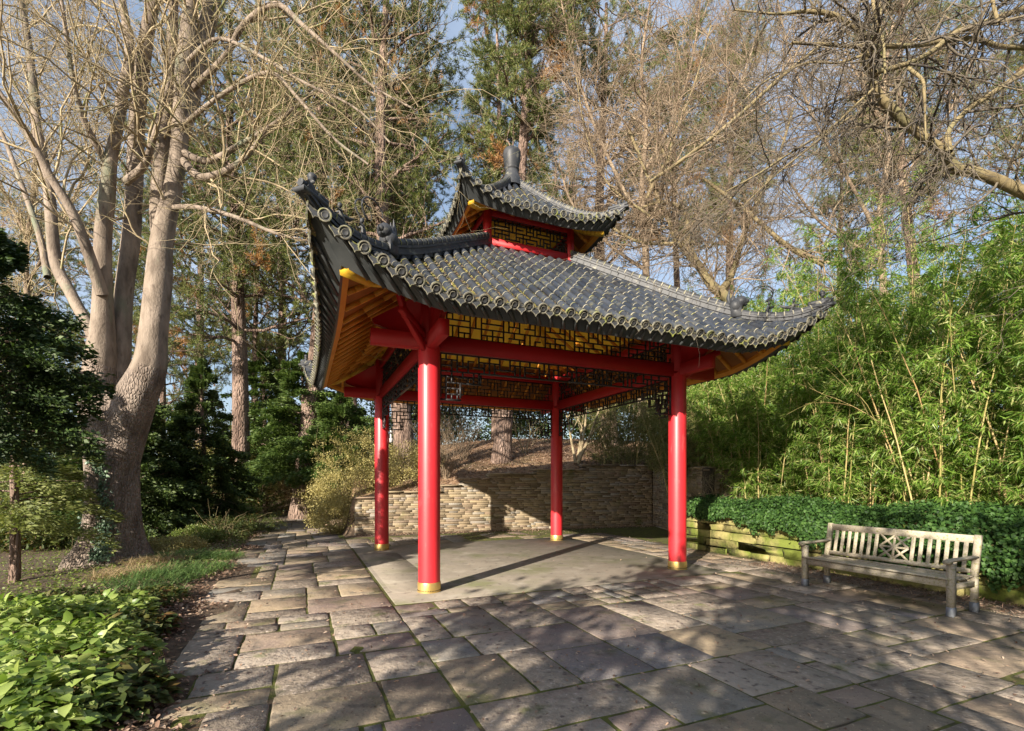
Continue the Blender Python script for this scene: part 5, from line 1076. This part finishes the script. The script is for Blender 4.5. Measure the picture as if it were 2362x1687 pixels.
for i, (px, py, mat_, lb) in enumerate([(300, 1330, m_straw, 'straw-coloured grass tuft at the foot of the stout trunk'), (340, 1352, m_grass, 'green grass tuft just right of the straw-coloured one'), (400, 1335, m_grass, 'middle green grass tuft in front of the dark evergreen'),
        (455, 1318, m_grass, 'green grass tuft nearest the path'), (495, 1290, m_grass, 'farthest green grass tuft at the edge of the path'), (310, 1385, m_grass, 'green grass tuft nearest the broad-leaved plants'), (365, 1300, m_straw, 'dry grass tuft close behind the green ones'), (430, 1290, m_grass, 'small grass tuft under the dark evergreen')]):
    tuft(px, py, 520, .36, mat_, lb, 200 + i)
def cover(name, label, n, fn, ls, lw, mat_, seed, up=1.0, z=.02, jz=.03, oval=True):
    rg = np.random.default_rng(seed); x, y = fn(rg, n); zz = ground(x, y) + z + np.abs(rg.normal(0, jz, len(x))); C = np.stack([x, y, zz], 1); m = MB(); N = len(x)
    (m.oval if oval else m.leaves)(C, rg.normal(0, 1, C.shape) * (1, 1, .25), rg.normal(0, .35, C.shape) + (0, 0, up), rg.uniform(ls * .6, ls * 1.3, N), rg.uniform(lw * .6, lw * 1.3, N))
    o = m.build(name, mat_); tag(o, label, 'ground cover', kind='stuff')
def reg(a0, a1, b0, b1):
    def f(rg, n):
        a = rg.uniform(a0, a1, n); b = rg.uniform(b0, b1, n); return CX + a * CT - b * ST, CY + a * ST + b * CT
    return f
def leftbed(rg, n):
    a = -5.3 - np.abs(rg.normal(0, 2.8, n)); b = rg.uniform(-4.6, 9, n); x, y = CX + a * CT - b * ST, CY + a * ST + b * CT; k = (a < -6.6) | (b > 0); return x[k], y[k]
cover('ground_cover', 'low yellow-green leaves carpeting the ground left of the stout trunk', 17000, leftbed, .05, .03, m_gcov, 301)
def litterstrip(rg, n):
    b = rg.uniform(-7.5, 8, n); a = np.array([edgeline(q) for q in b]) - .55 + rg.normal(0, .38, n); k = a < np.array([edgeline(q) for q in b]) + np.abs(rg.normal(0, .14, n)); return (CX + a * CT - b * ST)[k], (CY + a * ST + b * CT)[k]
cover('leaf_litter', 'dry brown leaves lying in a strip along the left edge of the paving', 19000, litterstrip, .055, .026, m_litter, 302, z=.012, jz=.016)
cover('slope_litter', 'dry leaves and bark scattered over the slope behind the wall', 16000, lambda rg, n: (lambda s, d: (W1[0] + WD[0] * s + WN[0] * d, W1[1] + WD[1] * s + WN[1] * d))(rg.uniform(1.5, 13, n), rg.uniform(.3, 9, n)), .09, .04, m_litter, 303, z=.02, jz=.02)
def scat(rg, n):
    a = rg.uniform(-4.8, 4.4, n); b = rg.uniform(-8.5, 4.6, n); k = (np.abs(a) > 2.9) | (np.abs(b) > 2.9) | (rg.random(n) < .05); k &= (rg.random(n) < .25) | (a > 3.2) | (a < -4.4) | (b > 3.6); return (CX + a * CT - b * ST)[k], (CY + a * ST + b * CT)[k]
cover('fallen_leaves', 'small dry leaves scattered over the paving and thickest along its edges', 11000, scat, .036, .016, m_litter, 304, z=.016, jz=.003)
cover('corner_litter', 'drift of dry leaves and straw behind the bench by the wall foot', 3800, reg(3.7, 4.42, -7.5, -2.5), .06, .012, m_litter, 305, z=.012, jz=.012, oval=False)
cover('moss_litter', 'leaves and moss gathered at the foot of the stepped wall', 2600, lambda rg, n: (lambda s, d: (W1[0] + WD[0] * s - WN[0] * d, W1[1] + WD[1] * s - WN[1] * d))(rg.uniform(0, 10, n), np.abs(rg.normal(0, .22, n)) + .02), .045, .025, m_litter, 306, z=.02, jz=.01)
# stones near the wall foot
def rock(px, py, s, label, seed, mat_=None):
    Y = 1.6 * FPX / (py - HOR); X = (px - 1181) / FPX * Y; rg = np.random.default_rng(seed); u = np.linspace(0, PI, 9); v = np.arange(14) * 2 * PI / 14; V = np.array([[math.sin(a) * math.cos(b), math.sin(a) * math.sin(b), math.cos(a)] for a in u for b in v])
    V = V * (1 + .12 * np.sin(V[:, :1] * 5 + seed) + .1 * np.cos(V[:, 1:2] * 6) + rg.normal(0, .03, (len(V), 1))) * np.array(s); m = MB(); i, j = np.meshgrid(np.arange(8), np.arange(14), indexing='ij'); j2 = (j + 1) % 14
    m.add(V + (X, Y, gz(X, Y) + s[2] * .6), np.stack([(i * 14 + j).ravel(), ((i + 1) * 14 + j).ravel(), ((i + 1) * 14 + j2).ravel(), (i * 14 + j2).ravel()], 1)); o = m.build('rock', mat_ or m_stone, smooth=True, loc=(X, Y, gz(X, Y))); tag(o, label, 'rock')
rock(1176, 1221, (.16, .11, .09), 'small grey boulder at the foot of the stepped wall', 1); rock(775, 1215, (.45, .3, .14), 'flat block at the path side under the golden bush', 2)
rock(724, 1157, (.8, .5, .45), 'buff boulder where the path ends', 3); rock(690, 1160, (.5, .4, .30), 'smaller boulder left of the buff one at the path end', 4)
# ------------------------------------------------------------------ trees standing behind the camera, whose shade falls on the paving
def behind(x, y, H, seed, zc, R0, label, n_per=520, lv=18): conifer('cypress_tree', (x, y, 0), label, seed, zc, R0, lv, n_per, .16, .09, m_cyp, .2, 'trees behind the viewpoint')
# (x, y) on the ground; loose crowns that let patches of sun through
def behind(x, y, rx, z0, h, seed, label, n=2300, cl=40):
    shrub('shade_tree', 'tree', (x, y, 0), (rx, rx, h / 2), n, cl, .27, .26, .15, m_yew, label, seed=seed, group='trees behind the viewpoint', stem=.16, zoff=z0 + h / 2, flat=.8)
behind(-4.5, -4.5, 2.1, 2.2, 4.6, 401, 'loose evergreen behind the viewpoint on the left')
behind(-1.2, -4.8, 2.2, 2.0, 5.0, 402, 'loose evergreen behind the viewpoint in the middle')
behind(2.0, -4.6, 2.3, 2.0, 5.0, 403, 'loose evergreen behind the viewpoint on the right', 2000, 34)
# unseen tall trees added on the right to block sky light
tall = conifer('yew_tree', (12.5, -4.0, 0), 'tall unseen evergreen added on the right to block sky light', 410, (.8, 13.0), lambda f: 3.4 * (1 - f ** 2) + .3, 26, 300, .34, .2, m_yew, .3, 'trees behind the viewpoint')
for i, (x, y) in enumerate([(9.0, -9.5), (15.5, 2.5), (5.5, -15.0), (17.5, -9.0), (12, -16)]):
    c = copy_tree(tall); c.location = (x, y, 0); c.rotation_euler = (0, 0, i * 1.3); c['label'] = 'tall unseen evergreen added to block sky light, %s in the row on the right' % ('second', 'third', 'fourth', 'fifth', 'last')[i]
